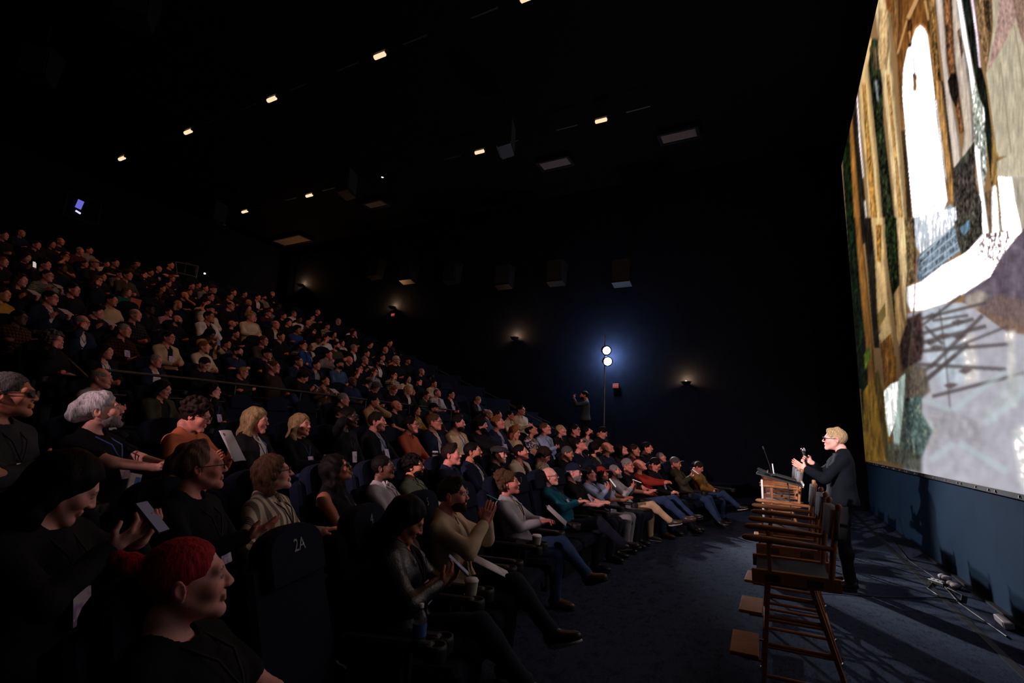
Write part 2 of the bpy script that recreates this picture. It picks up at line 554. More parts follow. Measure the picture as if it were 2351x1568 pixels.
def polygonize(prims, h=.014, fine=(), hf=.005, wrinkle=None):
    """fine: list of (centre, half size) boxes meshed at hf."""
    los = []; his = []
    for p in prims:
        if p[1] != '+': continue
        if p[0] == 'c':
            r = max(p[5], p[6]); los.append(np.minimum(p[3], p[4]) - r); his.append(np.maximum(p[3], p[4]) + r)
        elif p[0] == 'e':
            r = p[4].max() if p[5] is not None else p[4]; los.append(p[3] - r); his.append(p[3] + r)
    lo = np.min(los, 0) - 2.5 * h; hi = np.max(his, 0) + 2.5 * h
    ax = [_axis(lo[i], hi[i], sorted((c[i] - s[i], c[i] + s[i]) for c, s in [(np.asarray(c), np.broadcast_to(s, 3)) for c, s in fine]), hf, h) for i in range(3)]
    n = [len(a) for a in ax]
    val = np.full(n, .08, np.float32)
    for p in prims:
        op, k = p[1], p[2]
        if p[0] == 'h':
            d = (p[3][0] * ax[0][:, None, None] + p[3][1] * ax[1][None, :, None] + p[3][2] * ax[2][None, None, :] - p[4]).astype(np.float32)
            sl = (slice(None),) * 3
        else:
            if p[0] == 'c':
                r = max(p[5], p[6]); a0 = np.minimum(p[3], p[4]) - r; b0 = np.maximum(p[3], p[4]) + r
            else:
                r = p[4].max() if p[5] is not None else p[4]; a0 = p[3] - r; b0 = p[3] + r
            m = k + .03
            sl = tuple(slice(max(0, np.searchsorted(ax[i], a0[i] - m) - 1), min(n[i], np.searchsorted(ax[i], b0[i] + m) + 1)) for i in range(3))
            if any(s.stop - s.start < 1 for s in sl): continue
            X = ax[0][sl[0]].astype(np.float32)[:, None, None]; Y = ax[1][sl[1]].astype(np.float32)[None, :, None]; Z = ax[2][sl[2]].astype(np.float32)[None, None, :]
            if p[0] == 'c':
                a, b = p[3], p[4]; ba = b - a; bb = float(ba @ ba) + 1e-12
                px, py, pz = X - a[0], Y - a[1], Z - a[2]
                t = np.clip((px * ba[0] + py * ba[1] + pz * ba[2]) / bb, 0, 1)
                d = np.sqrt((px - t * ba[0]) ** 2 + (py - t * ba[1]) ** 2 + (pz - t * ba[2]) ** 2) - (p[5] + t * (p[6] - p[5]))
            else:
                c, r = p[3], p[4]; px, py, pz = X - c[0], Y - c[1], Z - c[2]
                if p[5] is not None:
                    R = p[5]
                    px, py, pz = (R[0, 0] * px + R[1, 0] * py + R[2, 0] * pz, R[0, 1] * px + R[1, 1] * py + R[2, 1] * pz, R[0, 2] * px + R[1, 2] * py + R[2, 2] * pz)
                k0 = np.sqrt((px / r[0]) ** 2 + (py / r[1]) ** 2 + (pz / r[2]) ** 2)
                k1 = np.sqrt((px / r[0] ** 2) ** 2 + (py / r[1] ** 2) ** 2 + (pz / r[2] ** 2) ** 2) + 1e-6
                d = k0 * (k0 - 1) / k1
        v = val[sl]
        if op == '+':
            hh = np.clip(.5 + .5 * (v - d) / k, 0, 1); val[sl] = v * (1 - hh) + d * hh - k * hh * (1 - hh)
        elif op == '-':
            d = -d; hh = np.clip(.5 - .5 * (v - d) / k, 0, 1); val[sl] = v * (1 - hh) + d * hh + k * hh * (1 - hh)
        else:
            hh = np.clip(.5 - .5 * (v - d) / k, 0, 1); val[sl] = v * (1 - hh) + d * hh + k * hh * (1 - hh)
    if wrinkle:
        amp, fr, sd = wrinkle
        X = ax[0][:, None, None]; Y = ax[1][None, :, None]; Z = ax[2][None, None, :]
        w = np.sin(fr * (X * .9 + Z * .6) + sd + 2.2 * np.sin(fr * .45 * (Y + .7 * Z) + sd)) * np.sin(fr * .8 * (Y - .5 * Z) + 1.7 * sd + 1.5 * np.sin(fr * .5 * X))
        val = val + (amp * w).astype(np.float32)
    ins = val < 0
    # surface nets
    c8 = ins[:-1, :-1, :-1].astype(np.int8)
    for dx, dy, dz in [(1, 0, 0), (0, 1, 0), (0, 0, 1), (1, 1, 0), (1, 0, 1), (0, 1, 1), (1, 1, 1)]:
        c8 = c8 + ins[dx:n[0] - 1 + dx, dy:n[1] - 1 + dy, dz:n[2] - 1 + dz]
    act = (c8 > 0) & (c8 < 8)
    ci = np.argwhere(act)
    if len(ci) == 0:
        return np.zeros((0, 3)), np.zeros((0, 4), int)
    idx = np.full(act.shape, -1, np.int32); idx[tuple(ci.T)] = np.arange(len(ci))
    corners = np.array([(i, j, k) for i in (0, 1) for j in (0, 1) for k in (0, 1)])
    cv = np.stack([val[ci[:, 0] + c[0], ci[:, 1] + c[1], ci[:, 2] + c[2]] for c in corners], 1)
    acc = np.zeros((len(ci), 3)); cnt = np.zeros(len(ci))
    for a in range(8):
        for b in range(a + 1, 8):
            if np.abs(corners[a] - corners[b]).sum() != 1: continue
            s = (cv[:, a] < 0) != (cv[:, b] < 0)
            t = np.where(s, cv[:, a] / np.where(s, cv[:, a] - cv[:, b], 1), 0)
            acc += np.where(s[:, None], corners[a] + t[:, None] * (corners[b] - corners[a]), 0); cnt += s
    fr_ = acc / cnt[:, None]
    V = np.stack([ax[i][ci[:, i]] + fr_[:, i] * (ax[i][np.minimum(ci[:, i] + 1, n[i] - 1)] - ax[i][ci[:, i]]) for i in range(3)], 1)
    Q = []
    for axis in range(3):
        s0 = [slice(None)] * 3; s1 = [slice(None)] * 3
        s0[axis] = slice(0, -1); s1[axis] = slice(1, None)
        A = ins[tuple(s0)]; B = ins[tuple(s1)]
        e = np.argwhere(A != B)
        if len(e) == 0: continue
        u, w = (axis + 1) % 3, (axis + 2) % 3
        ok = (e[:, u] > 0) & (e[:, w] > 0) & (e[:, u] < n[u] - 1) & (e[:, w] < n[w] - 1)
        e = e[ok]; inside_first = A[tuple(e.T)]
        def cell(du, dw):
            q = e.copy(); q[:, u] += du; q[:, w] += dw; return idx[q[:, 0], q[:, 1], q[:, 2]]
        q = np.stack([cell(-1, -1), cell(0, -1), cell(0, 0), cell(-1, 0)], 1)
        q[~inside_first] = q[~inside_first][:, ::-1]
        Q.append(q)
    Q = np.concatenate(Q); Q = Q[(Q >= 0).all(1)]
    return V, Q


# ------------------------------------------------------------------ people: skeleton
def unit(v):
    v = np.asarray(v, float); return v / (np.linalg.norm(v) + 1e-9)


def ik(S, T, l1, l2, pole):
    d = T - S; L = np.linalg.norm(d); L2 = min(max(L, .12), (l1 + l2) * .995); T = S + d / (L + 1e-9) * L2
    a = (l1 * l1 - l2 * l2 + L2 * L2) / (2 * L2); h = math.sqrt(max(l1 * l1 - a * a, 0)); u = unit(d)
    p = np.asarray(pole, float); p = p - u * (p @ u); return S + u * a + unit(p) * h, T


# arm poses: side -> (x, forward, up) in the torso frame, pole, hand direction, palm normal, finger curl; x mirrored for the left
ARMS = {
    'lap':   dict(R=((-.05, .27, .07), (-.8, -.4, -.3), (.45, .85, -.1), (0, -.1, -1), .5), L=((.05, .29, .085), (.8, -.4, -.3), (-.45, .85, -.1), (0, -.1, -1), .5)),
    'rest':  dict(R=((-.26, .24, .16), (-.5, -.8, -.2), (.05, 1, 0), (0, 0, -1), .35), L=((.26, .24, .16), (.5, -.8, -.2), (-.05, 1, 0), (0, 0, -1), .35)),
    'cross': dict(R=((.11, .20, .26), (-1, -.1, -.6), (.95, -.1, .25), (0, -1, 0), .25), L=((-.12, .17, .22), (1, -.1, -.6), (-.95, -.1, .1), (0, -1, 0), .3)),
    'chinR': dict(R=((-.045, .155, .515), (-.7, .5, -.8), (.25, -.15, 1), (.3, -1, 0), 1.3), L=((.02, .24, .13), (.8, -.3, -.4), (-.7, .6, 0), (0, 0, -1), .5)),
    'chinL': dict(L=((.045, .155, .515), (.7, .5, -.8), (-.25, -.15, 1), (-.3, -1, 0), 1.3), R=((-.02, .24, .13), (-.8, -.3, -.4), (.7, .6, 0), (0, 0, -1), .5)),
    'headR': dict(R=((-.11, .06, .64), (-.9, .4, -.5), (.5, -.5, .7), (.6, -.7, 0), .7), L=((.06, .27, .07), (.8, -.4, -.3), (-.45, .85, -.1), (0, -.1, -1), .5)),
    'phone': dict(R=((-.06, .27, .27), (-.9, -.2, -.6), (.25, .75, .5), (.4, -.6, .7), .9), L=((.07, .27, .24), (.9, -.2, -.6), (-.2, .8, .45), (-.2, -.5, .8), .8)),
    'paper': dict(R=((-.11, .27, .25), (-.9, -.2, -.6), (.3, .8, .5), (.8, 0, .3), .8), L=((.13, .29, .27), (.9, -.2, -.6), (-.3, .8, .5), (-.8, 0, .3), .8)),
    'knee':  dict(R=((-.03, .43, .17), (-.8, -.3, -.5), (.35, .9, -.2), (.3, -.2, -1), .8), L=((.03, .44, .19), (.8, -.3, -.5), (-.35, .9, -.2), (-.3, -.2, -1), .8)),
    'phonehi': dict(R=((-.05, .29, .42), (-.9, -.2, -.6), (.25, .75, .5), (.4, -.6, .7), .9), L=((.07, .31, .41), (.9, -.2, -.6), (-.2, .7, .6), (-.2, -.5, .8), .6)),
    'steeple': dict(R=((-.05, .31, .43), (-.8, -.2, -.7), (.15, .45, .9), (.9, -.2, 0), .25), L=((.05, .31, .43), (.8, -.2, -.7), (-.15, .45, .9), (-.9, -.2, 0), .25)),
    'note':  dict(R=((-.04, .31, .17), (-.8, -.3, -.5), (.5, .8, -.1), (.2, -.2, -1), .9), L=((.10, .33, .15), (.8, -.3, -.5), (-.5, .8, 0), (-.4, -.2, -.8), .6)),
    'giveR': dict(R=((-.12, .36, .28), (-.8, -.3, -.5), (.35, .9, .25), (.2, -.3, .9), .25), L=((.08, .27, .08), (.8, -.4, -.3), (-.45, .85, -.1), (0, -.1, -1), .5)),
}
LEGS = {
    'sit':   dict(R=((-.12, -.44, .51), (-.13, -.40, .09), (-.15, -.56, .04)), L=((.12, -.44, .51), (.13, -.40, .09), (.15, -.56, .04))),
    'wide':  dict(R=((-.20, -.42, .51), (-.20, -.40, .09), (-.26, -.55, .04)), L=((.20, -.42, .51), (.20, -.38, .09), (.26, -.53, .04))),
    'ext':   dict(R=((-.12, -.43, .50), (-.13, -.64, .12), (-.15, -.78, .09)), L=((.11, -.43, .50), (.12, -.60, .12), (.13, -.75, .09))),
    'crossL': dict(R=((-.08, -.43, .50), (-.06, -.42, .09), (-.06, -.58, .04)), L=((-.02, -.47, .63), (-.13, -.76, .37), (-.17, -.91, .43))),
    'crossR': dict(L=((.08, -.43, .50), (.06, -.42, .09), (.06, -.58, .04)), R=((.0, -.47, .63), (.06, -.77, .38), (.05, -.93, .42))),
    'four':  dict(R=((-.08, -.43, .50), (-.06, -.42, .09), (-.06, -.58, .04)), L=((.24, -.33, .60), (-.12, -.48, .60), (-.20, -.60, .60))),
}


def skeleton(arms='lap', legs='sit', lean=14, hp=8, hy=0, hr=0, wide=1.0, hands=None, neckf=0.0, head_off=(0, 0, 0), stand=None):
    th = math.radians(lean); S = {}
    u = np.array([0, math.sin(th), math.cos(th)]); F = np.array([0, -math.cos(th), math.sin(th)]); X = np.array([1.0, 0, 0])
    hip = np.array([0, 0.0, .545]) if not stand else np.array([0, 0, .93])
    S['u'], S['F'], S['hip'] = u, F, hip
    tf = lambda p: hip + p[0] * X + p[1] * F + p[2] * u
    N = hip + .495 * u; S['N'] = N; S['wide'] = wide
    ch = math.radians(lean * .35 - 10 - neckf)
    HCn = N + .150 * np.array([0, math.sin(ch), math.cos(ch)]) + np.asarray(head_off)
    Rh = rotz(math.radians(hy)) @ rotx(-math.radians(hp)) @ roty(math.radians(hr))
    S['Rh'] = Rh; S['head'] = HCn + Rh @ np.array([0, -.03, .02]); S['neck_top'] = HCn + Rh @ np.array([0, .03, -.07])
    A = dict(ARMS[arms]) if isinstance(arms, str) else dict(arms)
    if hands: A.update(hands)
    S['arm'] = {}
    for s, sg in (('R', -1), ('L', 1)):
        sh = N + X * sg * .168 * wide - .058 * u
        pos, pole, hd, pn, curl = A[s]
        T = tf(np.array(pos)); pol = X * pole[0] + F * pole[1] + u * pole[2]
        el, wr = ik(sh, T, .285, .25, pol)
        d = unit(X * hd[0] + F * hd[1] + u * hd[2]); nrm = X * pn[0] + F * pn[1] + u * pn[2]; nrm = unit(nrm - d * (nrm @ d))
        S['arm'][s] = dict(sh=sh, el=el, wr=wr, d=d, n=nrm, curl=curl, sg=sg)
    S['leg'] = {}
    LG = stand if stand else (LEGS[legs] if isinstance(legs, str) else legs)
    for s, sg in (('R', -1), ('L', 1)):
        k, a, t = [np.array(q, float) for q in LG[s]]
        S['leg'][s] = dict(hip=hip + np.array([sg * .088 * wide, 0, -.03]), knee=k, ankle=a, toe=t)
    return S


def hand_prims(a, fingers=True, sc=1.0):
    w, d, n = a['wr'], a['d'], a['n']; s = np.cross(n, d) * a['sg']   # thumb side
    if not fingers:
        return [pc(w, w + d * .07, .03, .036, .02), pc(w + d * .07, w + d * .12 + n * .03, .03, .022, .02)]
    P = [pc(w - d * .01, w + d * .03, .026, .028, .012)]
    for q in (-.024, -.008, .008, .024):
        P.append(pc(w + d * .03 + s * q * .7, w + d * .085 + s * q, .0165, .013, .008))
    for q, L in ((.031, .072), (.0105, .082), (-.0105, .076), (-.031, .060)):
        c1 = a['curl'] * .75; k0 = w + d * .09 + s * q
        sp = unit(d + s * q * 2.5)
        d1 = sp * math.cos(c1) + n * math.sin(c1); k1 = k0 + d1 * L * .5
        c2 = a['curl'] * 1.6; d2 = sp * math.cos(c2) + n * math.sin(c2); k2 = k1 + d2 * L * .42
        P += [pc(k0, k1, .0098, .0088, .004), pc(k1, k2, .0088, .0072, .003)]
    t0 = w + d * .025 + s * .024; t1 = t0 + unit(d * .6 + s * .75 + n * .35) * .042; t2 = t1 + unit(d * .95 + s * .25 + n * (.2 + .5 * a['curl'])) * .034
    P += [pc(t0, t1, .0145, .0115, .01), pc(t1, t2, .011, .0085, .004)]
    return P


HEAD = [
    pe((0, .014, .030), (.0745, .094, .086), k=.02), pe((0, -.028, -.028), (.0560, .064, .084), k=.035),
    pc((.047, .006, -.040), (.010, -.070, -.094), .017, .016, .022), pc((-.047, .006, -.040), (-.010, -.070, -.094), .017, .016, .022),
    pe((0, -.079, -.099), (.021, .017, .017), k=.02),
    pe((.038, -.064, -.024), (.024, .022, .022), k=.03), pe((-.038, -.064, -.024), (.024, .022, .022), k=.03),
    pc((-.042, -.079, .024), (.042, -.079, .024), .0125, k=.02),
    pe((.032, -.098, .004), (.0165, .013, .0115), k=.012, op='-'), pe((-.032, -.098, .004), (.0165, .013, .0115), k=.012, op='-'),
    pc((0, -.088, .016), (0, -.109, -.024), .0075, .0120, .010), pe((.0115, -.103, -.028), (.009, .010, .008), k=.006), pe((-.0115, -.103, -.028), (.009, .010, .008), k=.006),
    pe((.032, -.0795, .004), (.0135, .0125, .0115), k=.003), pe((-.032, -.0795, .004), (.0135, .0125, .0115), k=.003),
    pc((-.018, -.0925, -.0535), (.018, -.0925, -.0535), .0068, k=.006), pc((-.015, -.0915, -.0655), (.015, -.0915, -.0655), .0078, k=.006),
    pc((-.02, -.104, -.0595), (.02, -.104, -.0595), .0035, k=.003, op='-'),
    pe((.0755, .016, -.006), (.011, .021, .033), roty(.15) @ rotz(.45), k=.006), pe((-.0755, .016, -.006), (.011, .021, .033), roty(-.15) @ rotz(-.45), k=.006),
    pe((.086, .010, -.002), (.009, .011, .019), k=.006, op='-'), pe((-.086, .010, -.002), (.009, .011, .019), k=.006, op='-'),
]


HS = 1.05


def _scale(ps, s):
    out = []
    for p in ps:
        if p[0] == 'c': out.append(('c', p[1], p[2] * s, p[3] * s, p[4] * s, p[5] * s, p[6] * s))
        else: out.append(('e', p[1], p[2] * s, p[3] * s, p[4] * s, p[5]))
    return out


HEAD_S = _scale(HEAD, HS)


def torso_prims(S, g=0.0, belly=0.0, low=True):
    u, F, N, hip, w = S['u'], S['F'], S['N'], S['hip'], S['wide']; X = np.array([1.0, 0, 0]); P = []
    for sg in (-1, 1):
        P.append(pc(N + X * sg * .095 * w - .115 * u, hip + X * sg * .070 * w + .02 * u, .087 * w + g, .098 * w + g, .06))
        P.append(pc(N + X * sg * .035 - .035 * u, S['arm']['R' if sg < 0 else 'L']['sh'] + .004 * u, .040 + g, .042 + g, .04))
        P.append(pc(N + X * sg * .025 + .035 * u - F * .015, S['arm']['R' if sg < 0 else 'L']['sh'] + .012 * u - X * sg * .03, .034 + g, .034 + g, .05))
        P.append(pe(N + X * sg * .07 * w + F * .06 - .17 * u, .062 + g, k=.06))
    P.append(pc(N - .10 * u, hip, .092 * w + g, .11 * w + g, .06))
    if belly: P.append(pe(hip + .14 * u + F * .07, (.12 * w + belly * .4 + g, .07 + belly + g, .11 + g), k=.08))
    if low: P.append(pc(S['leg']['R']['hip'], S['leg']['L']['hip'], .102 + g * (1.9 if g else 1), k=.05))
    if low and g: P.append(pc(hip - .02 * u - X * .06, hip - .02 * u + X * .06, .118 + g * 1.3, k=.05))
    return P


def arm_prims(S, g=0.0, t_end=2.0, g2=None):
    P = []; g2 = g if g2 is None else g2
    for s in 'RL':
        a = S['arm'][s]; sh, el, wr = a['sh'], a['el'], a['wr']
        if t_end >= 1:
            P.append(pc(sh, el, .0465 + g, .038 + g, .03))
            e = el + (wr - el) * (t_end - 1)
            P.append(pc(el, e, .040 + g, .027 + g2 + .013 * (2 - t_end), .02))
        else:
            P.append(pc(sh, sh + (el - sh) * t_end, .051 + g, .045 + g, .03))
    return P


def leg_prims(S, g=0.0, t_end=2.0):
    P = []
    for s in 'RL':
        l = S['leg'][s]
        P.append(pc(l['hip'], l['knee'], .083 + g, .056 + g, .04))
        e = l['knee'] + (l['ankle'] - l['knee']) * (t_end - 1)
        P.append(pc(l['knee'], e, .054 + g, .036 + g * 1.6, .03))
        if t_end > 1.5:
            m = l['knee'] + (l['ankle'] - l['knee']) * .3; P.append(pe(m + np.array([0, .02, 0]), .05 + g, k=.05))
    return P


def foot_axes(l):
    d = l['toe'] - l['ankle']
    if l['ankle'][2] < .15: d = d * np.array([1, 1, 0])
    return unit(d)


def body_mesh(S, h, hf, fingers=True, fine_hands=True, beard=0):
    P = torso_prims(S) + leg_prims(S) + arm_prims(S)
    for s in 'RL':
        l = S['leg'][s]; fd = foot_axes(l); sn = unit(l['knee'] - l['ankle']); fu = unit(sn - fd * (sn @ fd))
        P += [pc(l['ankle'], l['ankle'] - fu * .04, .033, .028, .02), pc(l['ankle'] - fu * .045, l['ankle'] + fd * .12 - fu * .055, .028, .018, .02)]
    P.append(pc(S['N'] - .02 * S['u'], S['neck_top'], .054, .050, .03))
    for s in 'RL':
        P += hand_prims(S['arm'][s], fingers)
    P += xf(HEAD_S, S['Rh'], S['head'])
    fine = [(S['head'], (.135, .15, .14))]
    if fingers and fine_hands:
        for s in 'RL':
            a = S['arm'][s]; fine.append((a['wr'] + a['d'] * .075, .085))
    V, Q = polygonize(P, h, fine, hf)
    # natural colour differences of the skin: lips, brows, eyes, ears, beard shadow
    L = (V - S['head']) @ S['Rh'] / HS
    T = np.ones((len(V), 3))
    def near(c, r):
        q = (np.abs(L) if True else L) * 1.0
        return (((np.stack([np.abs(L[:, 0]), L[:, 1], L[:, 2]], 1) - np.array(c)) / np.array(r)) ** 2).sum(1)
    lip = near((.0, -.098, -.0595), (.022, .014, .011)) < 1; T[lip] *= (.95, .58, .58)
    brow = near((.032, -.09, .0255), (.022, .02, .0052)) < 1; T[brow] *= (.28, .25, .25)
    eye = near((.032, -.092, .004), (.0125, .009, .0065)) < 1; T[eye] = (.16, .18, .2)
    chk = near((.045, -.075, -.03), (.03, .03, .028)) < 1; T[chk] *= (1.06, .93, .92)
    ear = near((.08, .014, -.006), (.02, .03, .04)) < 1; T[ear] *= (1.05, .85, .82)
    if beard:
        bz = (L[:, 2] < -.038) & (L[:, 1] < .005) & (L[:, 2] > -.13) & ~lip & (np.abs(L).max(1) < .13); T[bz] *= (.62, .60, .60)
    hand = np.zeros(len(V), bool)
    for s in 'RL':
        a = S['arm'][s]; hand |= ((V - (a['wr'] + a['d'] * .13)) ** 2).sum(1) < .06 ** 2
    T[hand] *= (1.04, .93, .91)
    return V, Q, T


def ring(c, ax, r1, r2, n, th, gap=0.0, e0=None):
    """thin ring of capsules (collars) around axis ax, open towards -y by gap radians."""
    M = frame_to(ax); P = []
    pts = []
    for i in range(n + 1):
        t = -PI / 2 + gap + (2 * PI - 2 * gap) * i / n
        v = M @ np.array([0, 0, 0.0]) + np.array([r1 * math.cos(t), r2 * math.sin(t), 0])
        pts.append(c + v)
    for i in range(n):
        P.append(pc(pts[i], pts[i + 1], th, k=.006))
    return P


def top_mesh(S, kind, h, belly=0.0, seed=0.0):
    """returns dict part -> (V, Q)."""
    u, F, N, hip = S['u'], S['F'], S['N'], S['hip']; out = {}
    nk = pc(N - .025 * u + F * .012, N + .16 * u + F * .03, .060, .080, .006, '-')
    low = ph(u, u @ (hip - .05 * u), .01)                      # hem: cut everything below the hips
    wr = (.0035, 30, seed)
    fz = [(N + F * .03 - .01 * u, (.11, .13, .08))] if h < .014 else []; hz = .0065 if h < .014 else h
    if kind in ('tee', 'tank', 'sweater', 'shirt'):
        g = .010 if kind in ('tee', 'tank') else .014
        P = torso_prims(S, g + .004, belly)
        if kind != 'tank':
            P += arm_prims(S, g, {'tee': .62, 'sweater': 1.93, 'shirt': 1.92}[kind], g * .8)
        P += [low, nk]
        if kind == 'tank':
            for s in 'RL': P.append(pe(S['arm'][s]['sh'] + np.array([S['arm'][s]['sg'] * .035, 0, .0]), (.07, .09, .09), k=.01, op='-'))
        if kind == 'shirt':
            P.append(pc(N + F * .07 - .02 * u, N + F * .11 - .13 * u, .030, .006, .006, '-'))
            P += ring(N + .012 * u + F * .012, u, .063, .066, 12, .0115, .5)
            P += [pc(N + F * .075 + .01 * u + np.array([s * .034, 0, 0]), N + F * .098 - .05 * u + np.array([s * .05, 0, 0]), .012, .007, .008) for s in (-1, 1)]
        if kind == 'sweater':
            P += ring(N - .008 * u + F * .012, u, .063, .067, 12, .009)
        out['top'] = polygonize(P, h, fz, hz, wr)
    else:
        # open jacket over an inner shirt
        gi = .012
        P = torso_prims(S, gi, belly) + [low, nk]
        P.append(pc(N + F * .07 - .02 * u, N + F * .10 - .10 * u, .022, .004, .006, '-'))
        P += ring(N + .006 * u + F * .012, u, .062, .065, 12, .0095, .35)
        out['shirt'] = polygonize(P, h, fz, hz, (.002, 34, seed))
        g = .028 if kind != 'blazer' else .024
        P = torso_prims(S, g, belly) + arm_prims(S, g - .008, 1.9, g * .62) + [low, pc(N - .03 * u + F * .012, N + .16 * u + F * .03, .072, .09, .006, '-')]
        wd_ = {'jacket': .060, 'blazer': .044, 'hoodie': .04}[kind]
        P.append(pc(N + F * .10 - .02 * u, hip + F * (.16 + belly) + .08 * u, wd_ + .012, wd_ * (.9 if kind == 'jacket' else .25), .008, '-'))
        P += ring(N + .004 * u + F * .006, u, .074, .076, 12, .014 if kind != 'hoodie' else .026, .75)
        for s in (-1, 1):
            X = np.array([s * 1.0, 0, 0])
            P.append(pc(N + F * .06 + X * .055, N + F * .125 + X * (wd_ + .03) - .10 * u, .013, .017, .012))
            P.append(pc(N + F * .125 + X * (wd_ + .03) - .10 * u, hip + F * (.135 + belly) + X * (wd_ * .7 + .008) + .12 * u, .015, .009, .012))
        out['jacket'] = polygonize(P, h, fz, hz, (.0045, 26, seed))
    return out


def trouser_mesh(S, h, shorts=False, seed=0.0):
    P = [pc(S['leg']['R']['hip'] + .04 * S['u'], S['leg']['L']['hip'] + .04 * S['u'], .112, k=.05), pc(S['leg']['R']['hip'], S['leg']['L']['hip'], .115, k=.05)] + leg_prims(S, .013, 1.25 if shorts else 1.99)
    P.append(pe(S['hip'] + .19 * S['u'], (.34, .24, .135), np.stack([np.array([1.0, 0, 0]), -S['F'], S['u']], 1), k=.01, op='-'))
    return polygonize(P, h, (), h, (.004, 28, seed))


def shoe_parts(l, h=.008):
    """upper and sole for one foot."""
    d = foot_axes(l); a = l['ankle']; shin = unit(l['knee'] - a)
    up = unit(shin - d * (shin @ d)); heel = a - up * .055 - d * .035; toe = a + d * .165 - up * .062
    M = np.stack([np.cross(d, up), d, up], 1); c = (heel + toe) / 2
    upper = [pc(heel + up * .03, toe + up * .008, .040, .031, .03), pc(a - up * .03, a + shin * .02, .044, .045, .03), pc(a - up * .012 + d * .02, c + d * .06 + up * .008, .040, .036, .02), pe(c + d * .05 + up * .016, (.043, .085, .030), M, k=.03),
             ph(up, up @ (c - up * .012), .005)]
    sole = [pe(c - up * .016 + d * .055, (.048, .085, .017), M, k=.02), pe(c - up * .016 - d * .06, (.039, .065, .018), M, k=.04)]
    return polygonize(upper, h, (), h), polygonize(sole, h, (), h)


# ------------------------------------------------------------------ hair and headwear, in the head's own frame
SHELL = lambda g=0.0, z=0.0: pe((0, .018, .036 + z), (.083 + g, .103 + g, .094 + g), k=.015)
FACE = pe((0, -.105, -.030), (.070, .088, .108), k=.010, op='-')
TEMPLE = [pe((.085, -.045, -.03), (.03, .048, .06), k=.01, op='-'), pe((-.085, -.045, -.03), (.03, .048, .06), k=.01, op='-')]
EARCUT = [pe((.086, .012, -.018), (.022, .027, .037), k=.006, op='-'), pe((-.086, .012, -.018), (.022, .027, .037), k=.006, op='-')]
NAPE = ph((0, -.35, 1), -.085, .02)


